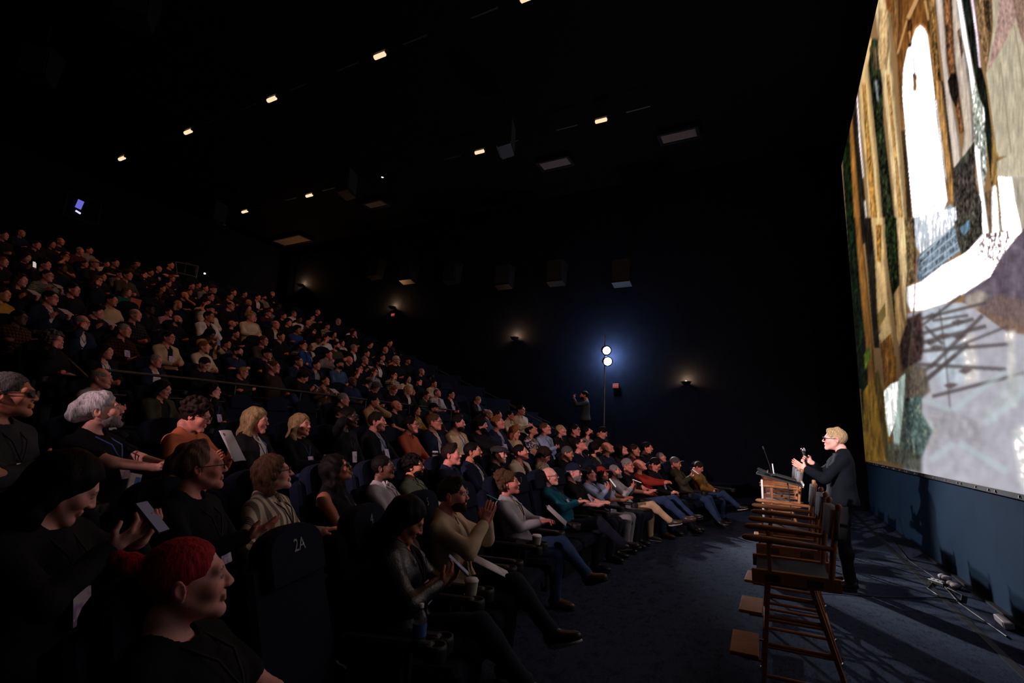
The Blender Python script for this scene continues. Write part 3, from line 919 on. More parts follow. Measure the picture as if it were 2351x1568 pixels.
def hair_prims(style):
    if style == 'short': return [SHELL(-.001), FACE, *TEMPLE, *EARCUT, NAPE], (.0025, 170)
    if style == 'buzz': return [SHELL(-.005), FACE, *TEMPLE, *EARCUT, NAPE], (.0008, 220)
    if style == 'quiff': return [SHELL(-.001), pc((-.035, -.045, .112), (.035, -.04, .115), .028, k=.03), pc((-.03, .02, .125), (.03, .02, .125), .018, k=.03), FACE, *TEMPLE, *EARCUT, NAPE], (.003, 150)
    if style == 'part': return [SHELL(.001), pc((.02, -.055, .098), (-.05, -.02, .095), .022, .02, k=.03), pc((.02, .03, .122), (-.03, .03, .12), .016, k=.03), FACE, *TEMPLE, *EARCUT, NAPE], (.0028, 160)
    if style == 'fringe': return [SHELL(.002), FACE, pe((0, -.01, .14), (.078, .125, .105), k=.02, op='-'), *TEMPLE, *EARCUT, NAPE], (.002, 170)
    if style == 'curly':
        r = random.Random(5); P = [SHELL(.008)]
        for i in range(60):
            t = r.uniform(0, 2 * PI); z = r.uniform(-.3, 1); q = math.sqrt(1 - z * z)
            P.append(pe((.095 * q * math.cos(t), .02 + .112 * q * math.sin(t), .036 + .108 * z), r.uniform(.016, .026), k=.008))
        return P + [FACE, *TEMPLE, ph((0, -.2, 1), -.085, .02)], (.004, 120)
    if style == 'afro_back':
        r = random.Random(8); P = [SHELL(.012), pe((0, .06, .035), (.10, .10, .115), k=.03)]
        for i in range(80):
            t = r.uniform(-.3, PI + .3); z = r.uniform(-.75, 1); q = math.sqrt(1 - z * z)
            P.append(pe((.105 * q * math.cos(t), .045 + .12 * q * math.sin(t), .03 + .125 * z), r.uniform(.014, .024), k=.006))
        return P + [FACE, *TEMPLE, pe((.09, -.0, -.02), (.03, .025, .04), k=.006, op='-'), pe((-.09, -.0, -.02), (.03, .025, .04), k=.006, op='-')], (.004, 130)
    if style in ('long', 'wavy'):
        w = .003 if style == 'long' else .006
        P = [SHELL(.007)]
        for s in (-1, 1):
            P += [pc((s * .075, .02, .03), (s * .088, .035, -.12), .030, .034, k=.03), pc((s * .088, .035, -.12), (s * .078, .0, -.27), .034, .022, k=.03),
                  pc((s * .07, -.015, .06), (s * .085, .012, -.06), .018, .022, k=.02)]
        P += [pc((0, .075, .03), (0, .085, -.13), .055, .06, k=.04), pc((-.03, .09, -.12), (-.03, .085, -.26), .05, .03, k=.03), pc((.03, .09, -.12), (.03, .085, -.26), .05, .03, k=.03)]
        return P + [FACE, pe((0, -.12, -.14), (.066, .11, .13), k=.015, op='-'), pe((0, .01, -.15), (.05, .055, .08), k=.01, op='-')], (w, 60)
    if style == 'bob':
        P = [SHELL(.007)]
        for s in (-1, 1):
            P += [pc((s * .078, .02, .03), (s * .085, .03, -.105), .030, .034, k=.03), pc((s * .07, -.035, .06), (s * .086, -.01, -.02), .018, .02, k=.02)]
        P += [pc((0, .075, .03), (0, .08, -.09), .055, .055, k=.04)]
        return P + [FACE, pe((0, -.12, -.14), (.066, .12, .13), k=.015, op='-'), pe((0, .01, -.15), (.05, .055, .07), k=.01, op='-')], (.005, 90)
    if style == 'pony':
        return [SHELL(.004), pe((0, .115, .02), (.03, .03, .03), k=.02), pc((0, .13, .01), (0, .15, -.10), .026, .014, k=.02), FACE, *TEMPLE, *EARCUT, NAPE], (.003, 120)
    if style == 'slickpony':
        return [SHELL(.003), pc((0, -.01, .128), (0, .075, .105), .020, .03, k=.03), pe((0, .118, .035), (.05, .04, .05), k=.03), pc((0, .14, .02), (0, .165, -.05), .026, .008, k=.02),
                pe((0, -.10, .02), (.085, .085, .15), k=.015, op='-'), *TEMPLE, *EARCUT, NAPE], (.0045, 75)
    if style == 'swept':
        return [SHELL(.003), pc((0, -.045, .112), (0, .06, .112), .024, .032, k=.03), pe((0, .115, .03), (.075, .055, .07), k=.03), pe((0, .14, .0), (.06, .05, .05), k=.03),
                FACE, *TEMPLE, *EARCUT, ph((0, -.3, 1), -.095, .02)], (.006, 70)
    if style == 'topbun':
        return [SHELL(-.001), pe((0, .135, .075), (.040, .038, .036), k=.008), pe((.01, .165, .095), (.026, .026, .026), k=.01), pe((0, .105, .065), (.026, .03, .026), k=.01), FACE, *TEMPLE, *EARCUT, NAPE], (.0015, 140)
    if style == 'bun':
        return [SHELL(.003), pe((0, .125, .02), (.040, .034, .038), k=.01), FACE, *TEMPLE, *EARCUT, NAPE], (.0025, 130)
    if style == 'shag':
        return [SHELL(.014), pc((-.05, -.06, .09), (.05, -.06, .09), .026, k=.03), pc((0, .07, .02), (0, .075, -.07), .06, .055, k=.03), pe((0, -.10, -.05), (.07, .08, .098), k=.012, op='-'),
                pe((.09, -.03, -.05), (.03, .04, .05), k=.01, op='-'), pe((-.09, -.03, -.05), (.03, .04, .05), k=.01, op='-')], (.006, 80)
    if style == 'beard':
        return [pe((0, -.034, -.060), (.063, .060, .060), k=.02), pe((0, -.080, -.105), (.030, .024, .024), k=.02), pc((-.024, -.101, -.046), (.024, -.101, -.046), .006, k=.006),
                ph((0, -.25, -1), .05, .012), pe((0, -.103, -.060), (.019, .012, .0085), k=.003, op='-'), ph((0, -1, 0), -.012, .02), pe((0, -.118, -.02), (.016, .02, .022), k=.004, op='-')], (.0022, 170)
    raise KeyError(style)


def headwear(style):
    """cap parts: name -> (mesh, material)"""
    if style == 'cap':
        crown = polygonize([pe((0, .016, .046), (.096, .114, .098), k=.01), ph((0, .12, 1), .040, .004), pe((0, .012, .165), .009, k=.006)], .007, (), .007)
        brim = polygonize([pe((0, -.105, .045), (.080, .088, .011), rotx(.16), k=.01), pe((0, .02, .05), (.094, .110, .2), k=.004, op='-')], .006, (), .006)
        return {'cap': crown, 'brim': brim}
    if style == 'flat':
        crown = polygonize([pe((0, .010, .060), (.100, .120, .062), rotx(.14), k=.01), pe((0, -.07, .062), (.085, .06, .030), rotx(.2), k=.03), ph((0, .10, 1), .030, .006)], .007, (), .007, (.0015, 60, .3))
        brim = polygonize([pe((0, -.105, .040), (.078, .055, .010), rotx(.2), k=.01)], .006, (), .006)
        return {'cap': crown, 'brim': brim}
    if style == 'beanie':
        return {'cap': polygonize([pe((0, .020, .045), (.092, .112, .104), k=.01), ph((0, .25, 1), .022, .006)], .007, (), .007)}
    raise KeyError(style)


_HW = {}


def hair_mesh(style):
    if ('h', style) not in _HW:
        P, (amp, fr) = hair_prims(style)
        V, Q = polygonize(P, .0065, (), .0065, (amp, fr, 1.3)); _HW[('h', style)] = mesh_np('hair_' + style, V, Q)
    return _HW[('h', style)]


def headwear_mesh(style):
    if ('w', style) not in _HW:
        _HW[('w', style)] = {k: mesh_np(k, *v) for k, v in headwear(style).items()}
    return _HW[('w', style)]


def glasses_mesh(sun=False):
    key = ('g', sun)
    if key not in _HW:
        m = MB(); ln = MB()
        for s in (-1, 1):
            c = np.array([s * .033, -.108, .002]); pts = []
            for i in range(13):
                t = 2 * PI * i / 12; pts.append(c + np.array([.0255 * math.cos(t), .004 * abs(math.cos(t)), .0195 * math.sin(t)]))
            m.tube(pts, .0026 if not sun else .0032, 6, False)
            m.tube([(s * .058, -.104, .006), (s * .076, -.06, .008), (s * .080, .01, .008), (s * .079, .03, -.006)], .0024, 6)
            ln.add([c + np.array([.024 * math.cos(t), .001, .018 * math.sin(t)]) for t in np.linspace(0, 2 * PI, 13)[:-1]], [tuple(range(12))])
        m.tube([(-.009, -.110, .006), (0, -.113, .009), (.009, -.110, .006)], .0024, 6)
        _HW[key] = (m.mesh('glasses'), ln.mesh('lenses'))
    return _HW[key]


def eye_mesh():
    if 'eye' not in _HW:
        V = []; Q = []; n = 10
        for i in range(n + 1):
            for j in range(n):
                t = PI * i / n; p = 2 * PI * j / n; V.append((.0118 * math.sin(t) * math.cos(p), -.0118 * math.cos(t), .0118 * math.sin(t) * math.sin(p)))
        for i in range(n):
            for j in range(n):
                Q.append((i * n + j, i * n + (j + 1) % n, (i + 1) * n + (j + 1) % n, (i + 1) * n + j))
        V = np.array(V); T = np.full((len(V), 3), .34); T[V[:, 1] < -.0100] = (.05, .04, .035); T[V[:, 1] < -.0115] = (.01, .01, .01)
        _HW['eye'] = mesh_np('eye', V, np.array(Q), True, T)
    return _HW['eye']

# ------------------------------------------------------------------ people: assembling
SKIN = dict(a=(.82, .32, .25), p=(.88, .43, .36), t=(.66, .26, .165), m=(.46, .175, .10), d=(.15, .065, .04), k=(.075, .035, .024))
HAIRC = dict(k=(.006, .0045, .004), d=(.022, .012, .008), b=(.10, .05, .026), l=(.42, .27, .13), g=(.26, .24, .24), w=(.55, .52, .54), r=(.42, .02, .03), o=(.26, .09, .03), s=(.10, .09, .09), q=(.24, .12, .10))
COLR = {
    'black': (.010, .010, .012), 'dark': (.016, .015, .017), 'navy': (.014, .020, .048), 'dark blue': (.018, .030, .075), 'blue': (.022, .06, .20), 'light blue': (.34, .42, .62), 'denim': (.06, .11, .22),
    'teal': (.010, .11, .17), 'green': (.014, .050, .034), 'olive': (.060, .058, .036), 'sage': (.20, .25, .17), 'grey': (.25, .25, .27), 'light grey': (.50, .47, .52), 'charcoal': (.04, .04, .045),
    'white': (.80, .75, .74), 'cream': (.72, .60, .45), 'beige': (.62, .46, .30), 'tan': (.50, .32, .17), 'brown': (.09, .05, .03), 'dark brown': (.035, .022, .018), 'yellow': (.50, .28, .05), 'mustard': (.28, .15, .035),
    'orange': (.68, .20, .09), 'red': (.36, .035, .025), 'dark red': (.075, .018, .018), 'rust': (.50, .12, .065), 'pink': (.50, .27, .32), 'turquoise': (.015, .16, .14), 'khaki': (.70, .50, .30), 'jeans': (.035, .065, .15), 'dark jeans': (.014, .018, .030)}
CLOTHMAT = {'striped': 'cloth_striped', 'banded': 'cloth_banded', 'plaid': 'cloth_plaid', 'floral': 'cloth_floral', 'patterned': 'cloth_pattern', 'wavy': 'cloth_wavy', 'leather': 'leather'}
HAIRS = dict(sh='short', bz='buzz', qf='quiff', pt='part', fr='fringe', cu='curly', af='afro_back', lg='long', wv='wavy', bo='bob', pn='pony', sp='slickpony', sw='swept', tb='topbun', bn='bun', hs='shag')
_MESH = {}
PEOPLE = []
ARM_WORDS = {'lap': '', 'rest': '', 'cross': ' with arms crossed', 'chinR': ' with hand on chin', 'chinL': ' with hand on chin', 'headR': ' with hand at head', 'phone': ' looking at a phone', 'paper': ' holding paper',
             'knee': ' with hands on knee', 'steeple': ' with fingertips together', 'phonehi': ' looking at a phone', 'note': ' taking notes', 'giveR': ' with open hand'}


def cached(key, fn):
    if key not in _MESH: _MESH[key] = fn()
    return _MESH[key]


def skel_key(d):
    return tuple(sorted((k, str(v)) for k, v in d.items()))


def add_person(spec, lod):
    """spec: dict with body keyword args and looks; root stays at the origin until placed. Returns root, skeleton."""
    kw = spec['sk']; S = skeleton(**kw)
    hb, hf, hc = {0: (.020, .0048, .0115), 1: (.024, .0075, .018), 2: (.032, .0115, .026)}[lod]
    bk = skel_key(kw); beard = 1 if spec.get('stubble') else 0
    def mk_body():
        V, Q, T = body_mesh(S, hb, hf, lod < 2, lod == 0, beard)
        return mesh_np('person', V, Q, True, T)
    root = link('person', cached(('b', bk, lod, beard), mk_body), None, 'skin', spec['skin'])
    # clothes
    belly = spec.get('belly', 0.0)
    ck = skel_key({k: v for k, v in kw.items() if k not in ('hp', 'hy', 'hr', 'neckf', 'head_off')})
    sd = spec.get('seed', 0.7) if lod == 0 else .7
    def mk_top():
        return {k: mesh_np(k, *v) for k, v in top_mesh(S, spec['top'], hc, belly, sd).items()}
    tops = cached(('t', ck, spec['top'], lod, belly, sd), mk_top)
    for part, me in tops.items():
        if part == 'shirt':
            link('shirt', me, root, 'cloth', COLR[spec.get('inner', 'white')])
        else:
            nm = {'tee': 'tee_shirt', 'tank': 'sleeveless_top', 'sweater': 'sweater', 'shirt': 'shirt', 'blazer': 'blazer', 'jacket': 'jacket', 'hoodie': 'hooded_jacket'}[spec['top']]
            link(nm, me, root, CLOTHMAT.get(spec.get('cloth'), 'cloth'), spec.get('rgb', COLR[spec['color']]))
    lk = skel_key({k: v for k, v in kw.items() if k in ('legs', 'lean', 'wide', 'stand')})
    shorts = spec.get('shorts', False)
    tr = cached(('l', lk, lod, shorts), lambda: mesh_np('trousers', *trouser_mesh(S, hc * 1.1, shorts)))
    link('shorts' if shorts else 'trousers', tr, root, 'cloth', COLR[spec.get('legs_color', 'dark jeans')])
    if spec.get('shoes', lod < 2):
        for s in 'RL':
            up, so = cached(('s', lk, s, lod), lambda: [mesh_np(n, *v) for n, v in zip(('shoe', 'sole'), shoe_parts(S['leg'][s], .0085 if lod == 0 else .014))])
            sh = link('shoe', up, root, 'shoe_leather', COLR[spec.get('shoe', 'black')])
            link('sole', so, sh, 'painted', spec.get('sole_rgb', (.02, .02, .02)))
    # head
    Mh = Matrix.Translation(Vector(S['head'])) @ Matrix(S['Rh'].tolist()).to_4x4() @ Matrix.Scale(HS, 4)
    hs = spec.get('hair'); wear = spec.get('cap')
    if hs:
        if wear and hs in ('short', 'quiff', 'part', 'curly', 'fringe'): hs = 'buzz'
        o = link('hair', hair_mesh(hs), root, 'hair', spec['hair_rgb']); o.matrix_local = Mh
        if hs in ('topbun', 'slickpony'): o['label'] = 'hair tied up behind the head'
    if spec.get('beard'):
        o = link('beard', hair_mesh('beard'), root, 'hair', spec.get('beard_rgb', spec.get('hair_rgb', HAIRC['d']))); o.matrix_local = Mh
    if wear:
        par = None
        for nm, me in headwear_mesh(wear[0]).items():
            o = link(nm, me, root if par is None else par, 'cloth', COLR[wear[1]])
            if par is None:
                o.matrix_local = Mh; par = o
        if len(wear) > 2:
            m = MB(); m.lathe((0, 0, 0), [(.0, .003), (.016, .002), (.017, 0)], 12)
            o = m.build('cap_patch', 'painted', par, (.75, .16, .03)); o.location = (0, -.088, .098); o.rotation_euler = (1.05, 0, 0)
    if spec.get('glasses'):
        g, l = glasses_mesh(spec['glasses'] == 'sun')
        o = link('glasses', g, root, 'black_plastic'); o.matrix_local = Mh
        if spec['glasses'] == 'sun' or lod == 0:
            link('lens', l, o, 'black_plastic' if spec['glasses'] == 'sun' else 'acrylic')
    if lod == 0:
        for sg in (-1, 1):
            o = link('eye', eye_mesh(), root, 'eye'); o.matrix_local = Mh @ Matrix.Translation((sg * .032, -.0815, .004)) @ Matrix.Rotation(spec.get('gaze', 0), 4, 'X')
    # lanyard with badge
    ln = spec.get('lanyard')
    if ln:
        N, u, F = S['N'], S['u'], S['F']; g = .03 if spec['top'] in ('jacket', 'blazer', 'hoodie') else .018
        off = .062 + (.05 if not spec.get('inner') else .045) + belly * .6
        B = N - .235 * u + F * (off + .052)
        def mk_l():
            m = MB()
            for s in (-1, 1):
                X = np.array([s, 0, 0.])
                m.tube([N + .005 * u + X * .062 - F * .01, N - .02 * u + X * .058 + F * .072, N - .10 * u + X * .045 + F * (off + .036), N - .17 * u + X * .022 + F * (off + .048), B + .02 * u], .0045, 5)
            return m.mesh('lanyard')
        lm = cached(('ln', ck, belly, spec.get('inner') is None), mk_l)
        lo = link('lanyard', lm, root, 'lanyard_blue' if ln == 'blue' else 'lanyard_black')
        if ln != 'plain':
            R = np.stack([np.array([1.0, 0, 0]), -F, u], 1)
            bm = cached(('bg', ck, belly), lambda: MB().box(B - .05 * u + F * .016, (.045, .0015, .062), R @ rotx(spec.get('badge_tilt', -.1))).mesh('badge'))
            link('badge', bm, lo, 'badge_print')
    if spec.get('stripes'):
        for s in 'RL':
            a = S['arm'][s]; ax = unit(a['el'] - a['sh']); o1 = unit(np.array([a['sg'] * 1.0, 0, .35]) - ax * (np.array([a['sg'] * 1.0, 0, .35]) @ ax)); o2 = np.cross(ax, o1)
            for q in (-.45, 0, .45):
                dr = unit(o1 + o2 * q); MB().tube([a['sh'] + dr * .068 - ax * .02, a['sh'] * .5 + a['el'] * .5 + dr * .066, a['el'] + dr * .060], .007, 5).build('sleeve_stripe', 'white_plastic', root)
    if spec.get('wristband'):
        a = S['arm'][spec['wristband']]; m = MB()
        fdir = unit(a['wr'] - a['el']); m.lathe(a['wr'] - fdir * .012, [(.033, -.009), (.035, 0), (.033, .009)], 14, frame_to(fdir))
        m.build('wristband', spec.get('band_mat', 'yellow_band'), root)
    return root, S


ORD = ['zeroth', 'first', 'second', 'third', 'fourth', 'fifth', 'sixth', 'seventh', 'eighth', 'ninth', 'tenth', 'eleventh', 'twelfth', 'thirteenth', 'fourteenth', 'fifteenth', 'sixteenth', 'seventeenth', 'eighteenth', 'nineteenth', 'twentieth',
       'twenty-first', 'twenty-second', 'twenty-third', 'twenty-fourth', 'twenty-fifth', 'twenty-sixth', 'twenty-seventh', 'twenty-eighth', 'twenty-ninth', 'thirtieth']

# curved rows of seats: (y of the heads at the row's middle, floor height); the ends bend towards the screen
ROW_C, ROW_X = .036, 6.2
ROWS = [(2.45, 0.0), (3.50, .12), (4.80, .44), (7.35, .85)] + [(9.05 + 1.06 * k, 1.42 + .424 * k) for k in range(11)]


def row_y(r, x):
    return ROWS[r][0] - ROW_C * (x - ROW_X) ** 2


def row_yaw(x):
    return math.atan(-2 * ROW_C * (x - ROW_X))


def oncurve(px, py, yc):
    d = ray(px, py); A = ROW_C * d[0] ** 2; B = d[1] - 2 * ROW_C * d[0] * ROW_X; C0 = ROW_C * ROW_X ** 2 - yc
    t = (-B + math.sqrt(max(B * B - 4 * A * C0, 0))) / (2 * A)
    return CAMP + d * t


ROWNAME = ['front row', 'second row', 'third row', 'fourth row'] + [ORD[k + 1] + ' row behind the railing' for k in range(11)]


def row_for(px, py, fixed=None):
    best = None
    for r in ([fixed] if fixed is not None else range(4, len(ROWS))):
        p = oncurve(px, py, ROWS[r][0]); e = abs(p[2] - ROWS[r][1] - 1.17)
        if p[0] > 14.6: e += (p[0] - 14.6)
        if fixed is None:
            e += sum(.6 * (1 - abs(q['loc'][0] - p[0]) / .58) + .12 for q in PEOPLE if q['row'] == r and abs(q['loc'][0] - p[0]) < .58)
        if best is None or e < best[0]: best = (e, r, p)
    return best[1], best[2]


def parse(line):
    """x y row | hair colour | skin | top colour cloth / inner | pose legs lean | pitch view roll | extras"""
    f = [q.strip() for q in line.split('|')]
    a = f[0].split(); sp = {'px': float(a[0]), 'py': float(a[1]), 'row': int(a[2]) - 1 if len(a) > 2 and a[2] != '-' else None}
    h = f[1].split(); sp['skin'] = SKIN[f[2] or 'a']
    if h and h[0] != '-':
        sp['hair'] = HAIRS[h[0]]; sp['hair_rgb'] = HAIRC[h[1]]
    t = f[3].split('/'); w = t[0].split(); sp['top'] = w[-1]; w = w[:-1]
    if w and w[0] in CLOTHMAT: sp['cloth'] = w[0]; w = w[1:]
    sp['color'] = ' '.join(w)
    if len(t) > 1: sp['inner'] = t[1].strip()
    elif sp['top'] in ('jacket', 'blazer', 'hoodie'): sp['inner'] = 'dark'
    p = (f[4].split() if len(f) > 4 else []); sp['arms'] = p[0] if p else 'lap'; sp['legs'] = p[1] if len(p) > 1 else 'sit'; sp['lean'] = float(p[2]) if len(p) > 2 else 14
    q = (f[5].split() if len(f) > 5 else []); sp['hp'] = float(q[0]) if q else 10; sp['view'] = float(q[1]) if len(q) > 1 else None; sp['hr'] = float(q[2]) if len(q) > 2 else 0
    sp['ex'] = f[6].split() if len(f) > 6 else []
    for e in sp['ex']:
        if e == 'gl': sp['glasses'] = 'clear'
        elif e == 'sg': sp['glasses'] = 'sun'
        elif e == 'bd': sp['beard'] = True
        elif e == 'bdg': sp['beard'] = True; sp['beard_rgb'] = HAIRC['g']
        elif e == 'st': sp['stubble'] = True
        elif e == 'ln': sp['lanyard'] = 'badge'
        elif e == 'lnb': sp['lanyard'] = 'blue'
        elif e == 'lnp': sp['lanyard'] = 'plain'
        elif e == 'by': sp['belly'] = .035
        elif e == 'shorts': sp['shorts'] = True
        elif e == 'stripes': sp['stripes'] = True
        elif e.startswith('cap:'): sp['cap'] = tuple(e.split(':')[1].replace('_', ' ').split(','))
        elif e.startswith('leg:'): sp['legs_color'] = e[4:].replace('_', ' ')
        elif e.startswith('shoe:'): sp['shoe'] = e[5:].replace('_', ' ')
        elif e == 'ws': sp['sole_rgb'] = (.6, .55, .55)
        elif e.startswith('wide:'): sp['wide'] = float(e[5:])
        elif e.startswith('band:'): sp['wristband'] = e[5:]
        elif e.startswith('nf:'): sp['neckf'] = float(e[3:])
        elif e.startswith('seed:'): sp['seed'] = float(e[5:])
    return sp


VIEWDEF = [80, 76, 70, 62] + [55 - 1.0 * k for k in range(11)]


def place(sp, lod):
    r, hp_ = row_for(sp['px'], sp['py'], sp['row']); sp['row'] = r
    fz = ROWS[r][1]; yaw_cam = math.degrees(math.atan2(hp_[0], hp_[1]))      # the ray's bearing from the hall's axis
    view = sp['view'] - (6 if sp['view'] > 72 else 3) if sp['view'] is not None else VIEWDEF[r]
    yaw = view - yaw_cam                                                     # how far the face turns off the screen's normal
    sy = math.degrees(row_yaw(hp_[0])); dyw = yaw - sy
    if r == 0: sp['lean'] += 7
    if lod == 0:
        rel = max(-65, min(65, dyw * .75)); hp = sp['hp']; lean = sp['lean']
    else:
        rel = 40 if dyw > 45 else (22 if dyw > 14 else (0 if dyw > -14 else (-22 if dyw > -35 else -40))); hp = min([-28, -10, 4, 16, 30], key=lambda q: abs(q - sp['hp'])); lean = min([2, 14, 27], key=lambda q: abs(q - sp['lean']))
        sp['hr'] = min([-18, 0, 18], key=lambda q: abs(q - sp['hr']))
    sk = dict(arms=sp['arms'], legs=sp['legs'], lean=lean, hp=hp, hy=rel, hr=sp['hr'])
    if 'wide' in sp: sk['wide'] = sp['wide']
    if 'neckf' in sp: sk['neckf'] = sp['neckf']
    if 'hands' in sp: sk['hands'] = sp['hands']
    sp['sk'] = sk
    root, S = add_person(sp, lod)
    by = math.radians(yaw - rel); hl = S['head']; R = rotz(by); hy_ = ROWS[r][0] - .08; sc = 1.0
    for _ in range(3):                                                       # keep the hips on the row, the head on its ray
        hp_ = oncurve(sp['px'], sp['py'], hy_ + (R @ (hl * sc))[1])
        sc = min(1.13, max(.86, (hp_[2] - fz) / hl[2]))
    off = R @ (hl * sc)
    root.location = (hp_[0] - off[0], hp_[1] - off[1], fz); root.rotation_euler = (0, 0, by); root.scale = (sc, sc, sc)
    sp['root'] = root; sp['S'] = S; sp['R'] = R; sp['sc'] = sc; sp['loc'] = np.array(root.location); sp['seat_x'] = hp_[0] - off[0]; sp['seat_y'] = hp_[1] - off[1]
    PEOPLE.append(sp)
    return sp


def world_pt(sp, p):
    return sp['loc'] + sp['R'] @ (np.asarray(p, float) * sp['sc'])

# ------------------------------------------------------------------ the room
def struct(name, mb, mat):
    o = mb.build(name, mat); o['kind'] = 'structure'; return o


fl = struct('floor', MB().box((5.45, 3.0, -.05), (10.4, 5.0, .05)), 'carpet')
# stepped, curved floor tiers under the rows
for _i in range(1, len(ROWS)):
    m = MB(); V = []; F = []; n = 24; z1 = ROWS[_i][1]; z0 = ROWS[_i - 1][1] - .03
    for k in range(n + 1):
        x = NEAR_X + (WALL_X - NEAR_X) * k / n; y = max(row_y(_i, x) - .78, SCREEN_Y + 2.2)
        V += [(x, y, z0), (x, y, z1), (x, BACK_Y, z1), (x, BACK_Y, z0)]
    for k in range(n):
        q = 4 * k; F += [(q, q + 4, q + 5, q + 1), (q + 1, q + 5, q + 6, q + 2)]
    struct('floor', m.add(V, F), 'tier_carpet')
struct('wall_far_side', MB().box((WALL_X + .1, 9.2, 5), (.1, 11.4, 5.1)), 'wall_fabric')
struct('wall_near_side', MB().box((NEAR_X - .1, 9.2, 5), (.1, 11.4, 5.1)), 'wall_fabric')
struct('wall_back', MB().box((5.45, BACK_Y + .1, 5), (10.5, .1, 5.1)), 'wall_fabric')
struct('wall_screen', MB().box((5.45, SCREEN_Y - .16, .6), (10.4, .1, .65)), 'screen_wall')
struct('wall_screen', MB().box((5.45, SCREEN_Y - .35, 5.6), (10.4, .08, 4.4)), 'ceiling_black')
struct('ceiling', MB().box((5.45, 9.2, CEIL_Z + .1), (10.5, 11.5, .1)), 'ceiling_black')
_b = MB()
_b.box((5.45, SCREEN_Y - .035, .012), (10.4, .028, .012))
struct('baseboard_screen', _b, 'seat_plastic')
struct('trim_1', MB().box((5.45, -1.48, .004), (10.2, .03, .004)), 'seat_plastic')

# wall panels: seams proud of the far wall, only faintly visible
for k in range(7):
    y = -.9 + 3.0 * k
    p = MB().box((WALL_X - .02, y + 1.45, 4.9), (.02, 1.499, 4.6)).build('wall_panel', 'wall_fabric', bpy.data.objects['wall_far_side'])

# ------------------------------------------------------------------ the screen and the film frame projected on it
def poly_mask(shape, pts, x0, y0):
    pts = np.asarray(pts, float); h, w = shape; M = np.zeros(shape, bool)
    ax0, ax1 = max(0, int(pts[:, 0].min() - x0) - 1), min(w, int(pts[:, 0].max() - x0) + 2)
    ay0, ay1 = max(0, int(pts[:, 1].min() - y0) - 1), min(h, int(pts[:, 1].max() - y0) + 2)
    if ax1 <= ax0 or ay1 <= ay0: return M
    X, Y = np.meshgrid(np.arange(ax0, ax1) + x0, np.arange(ay0, ay1) + y0); c = np.zeros(X.shape, bool)
    n = len(pts)
    for i in range(n):
        xi, yi = pts[i]; xj, yj = pts[i - 1]
        if yi == yj: continue
        c ^= ((yi > Y) != (yj > Y)) & (X < (xj - xi) * (Y - yi) / (yj - yi) + xi)
    M[ay0:ay1, ax0:ax1] = c
    return M


def box_blur(a, r, axis):
    if r < 1: return a
    p = np.concatenate([np.repeat(a.take([0], axis), r, axis), a, np.repeat(a.take([-1], axis), r, axis)], axis)
    c = np.cumsum(p, axis); c = np.concatenate([np.zeros_like(c.take([0], axis)), c], axis); n = a.shape[axis]
    return (c.take(range(2 * r + 1, 2 * r + 1 + n), axis) - c.take(range(0, n), axis)) / (2 * r + 1)


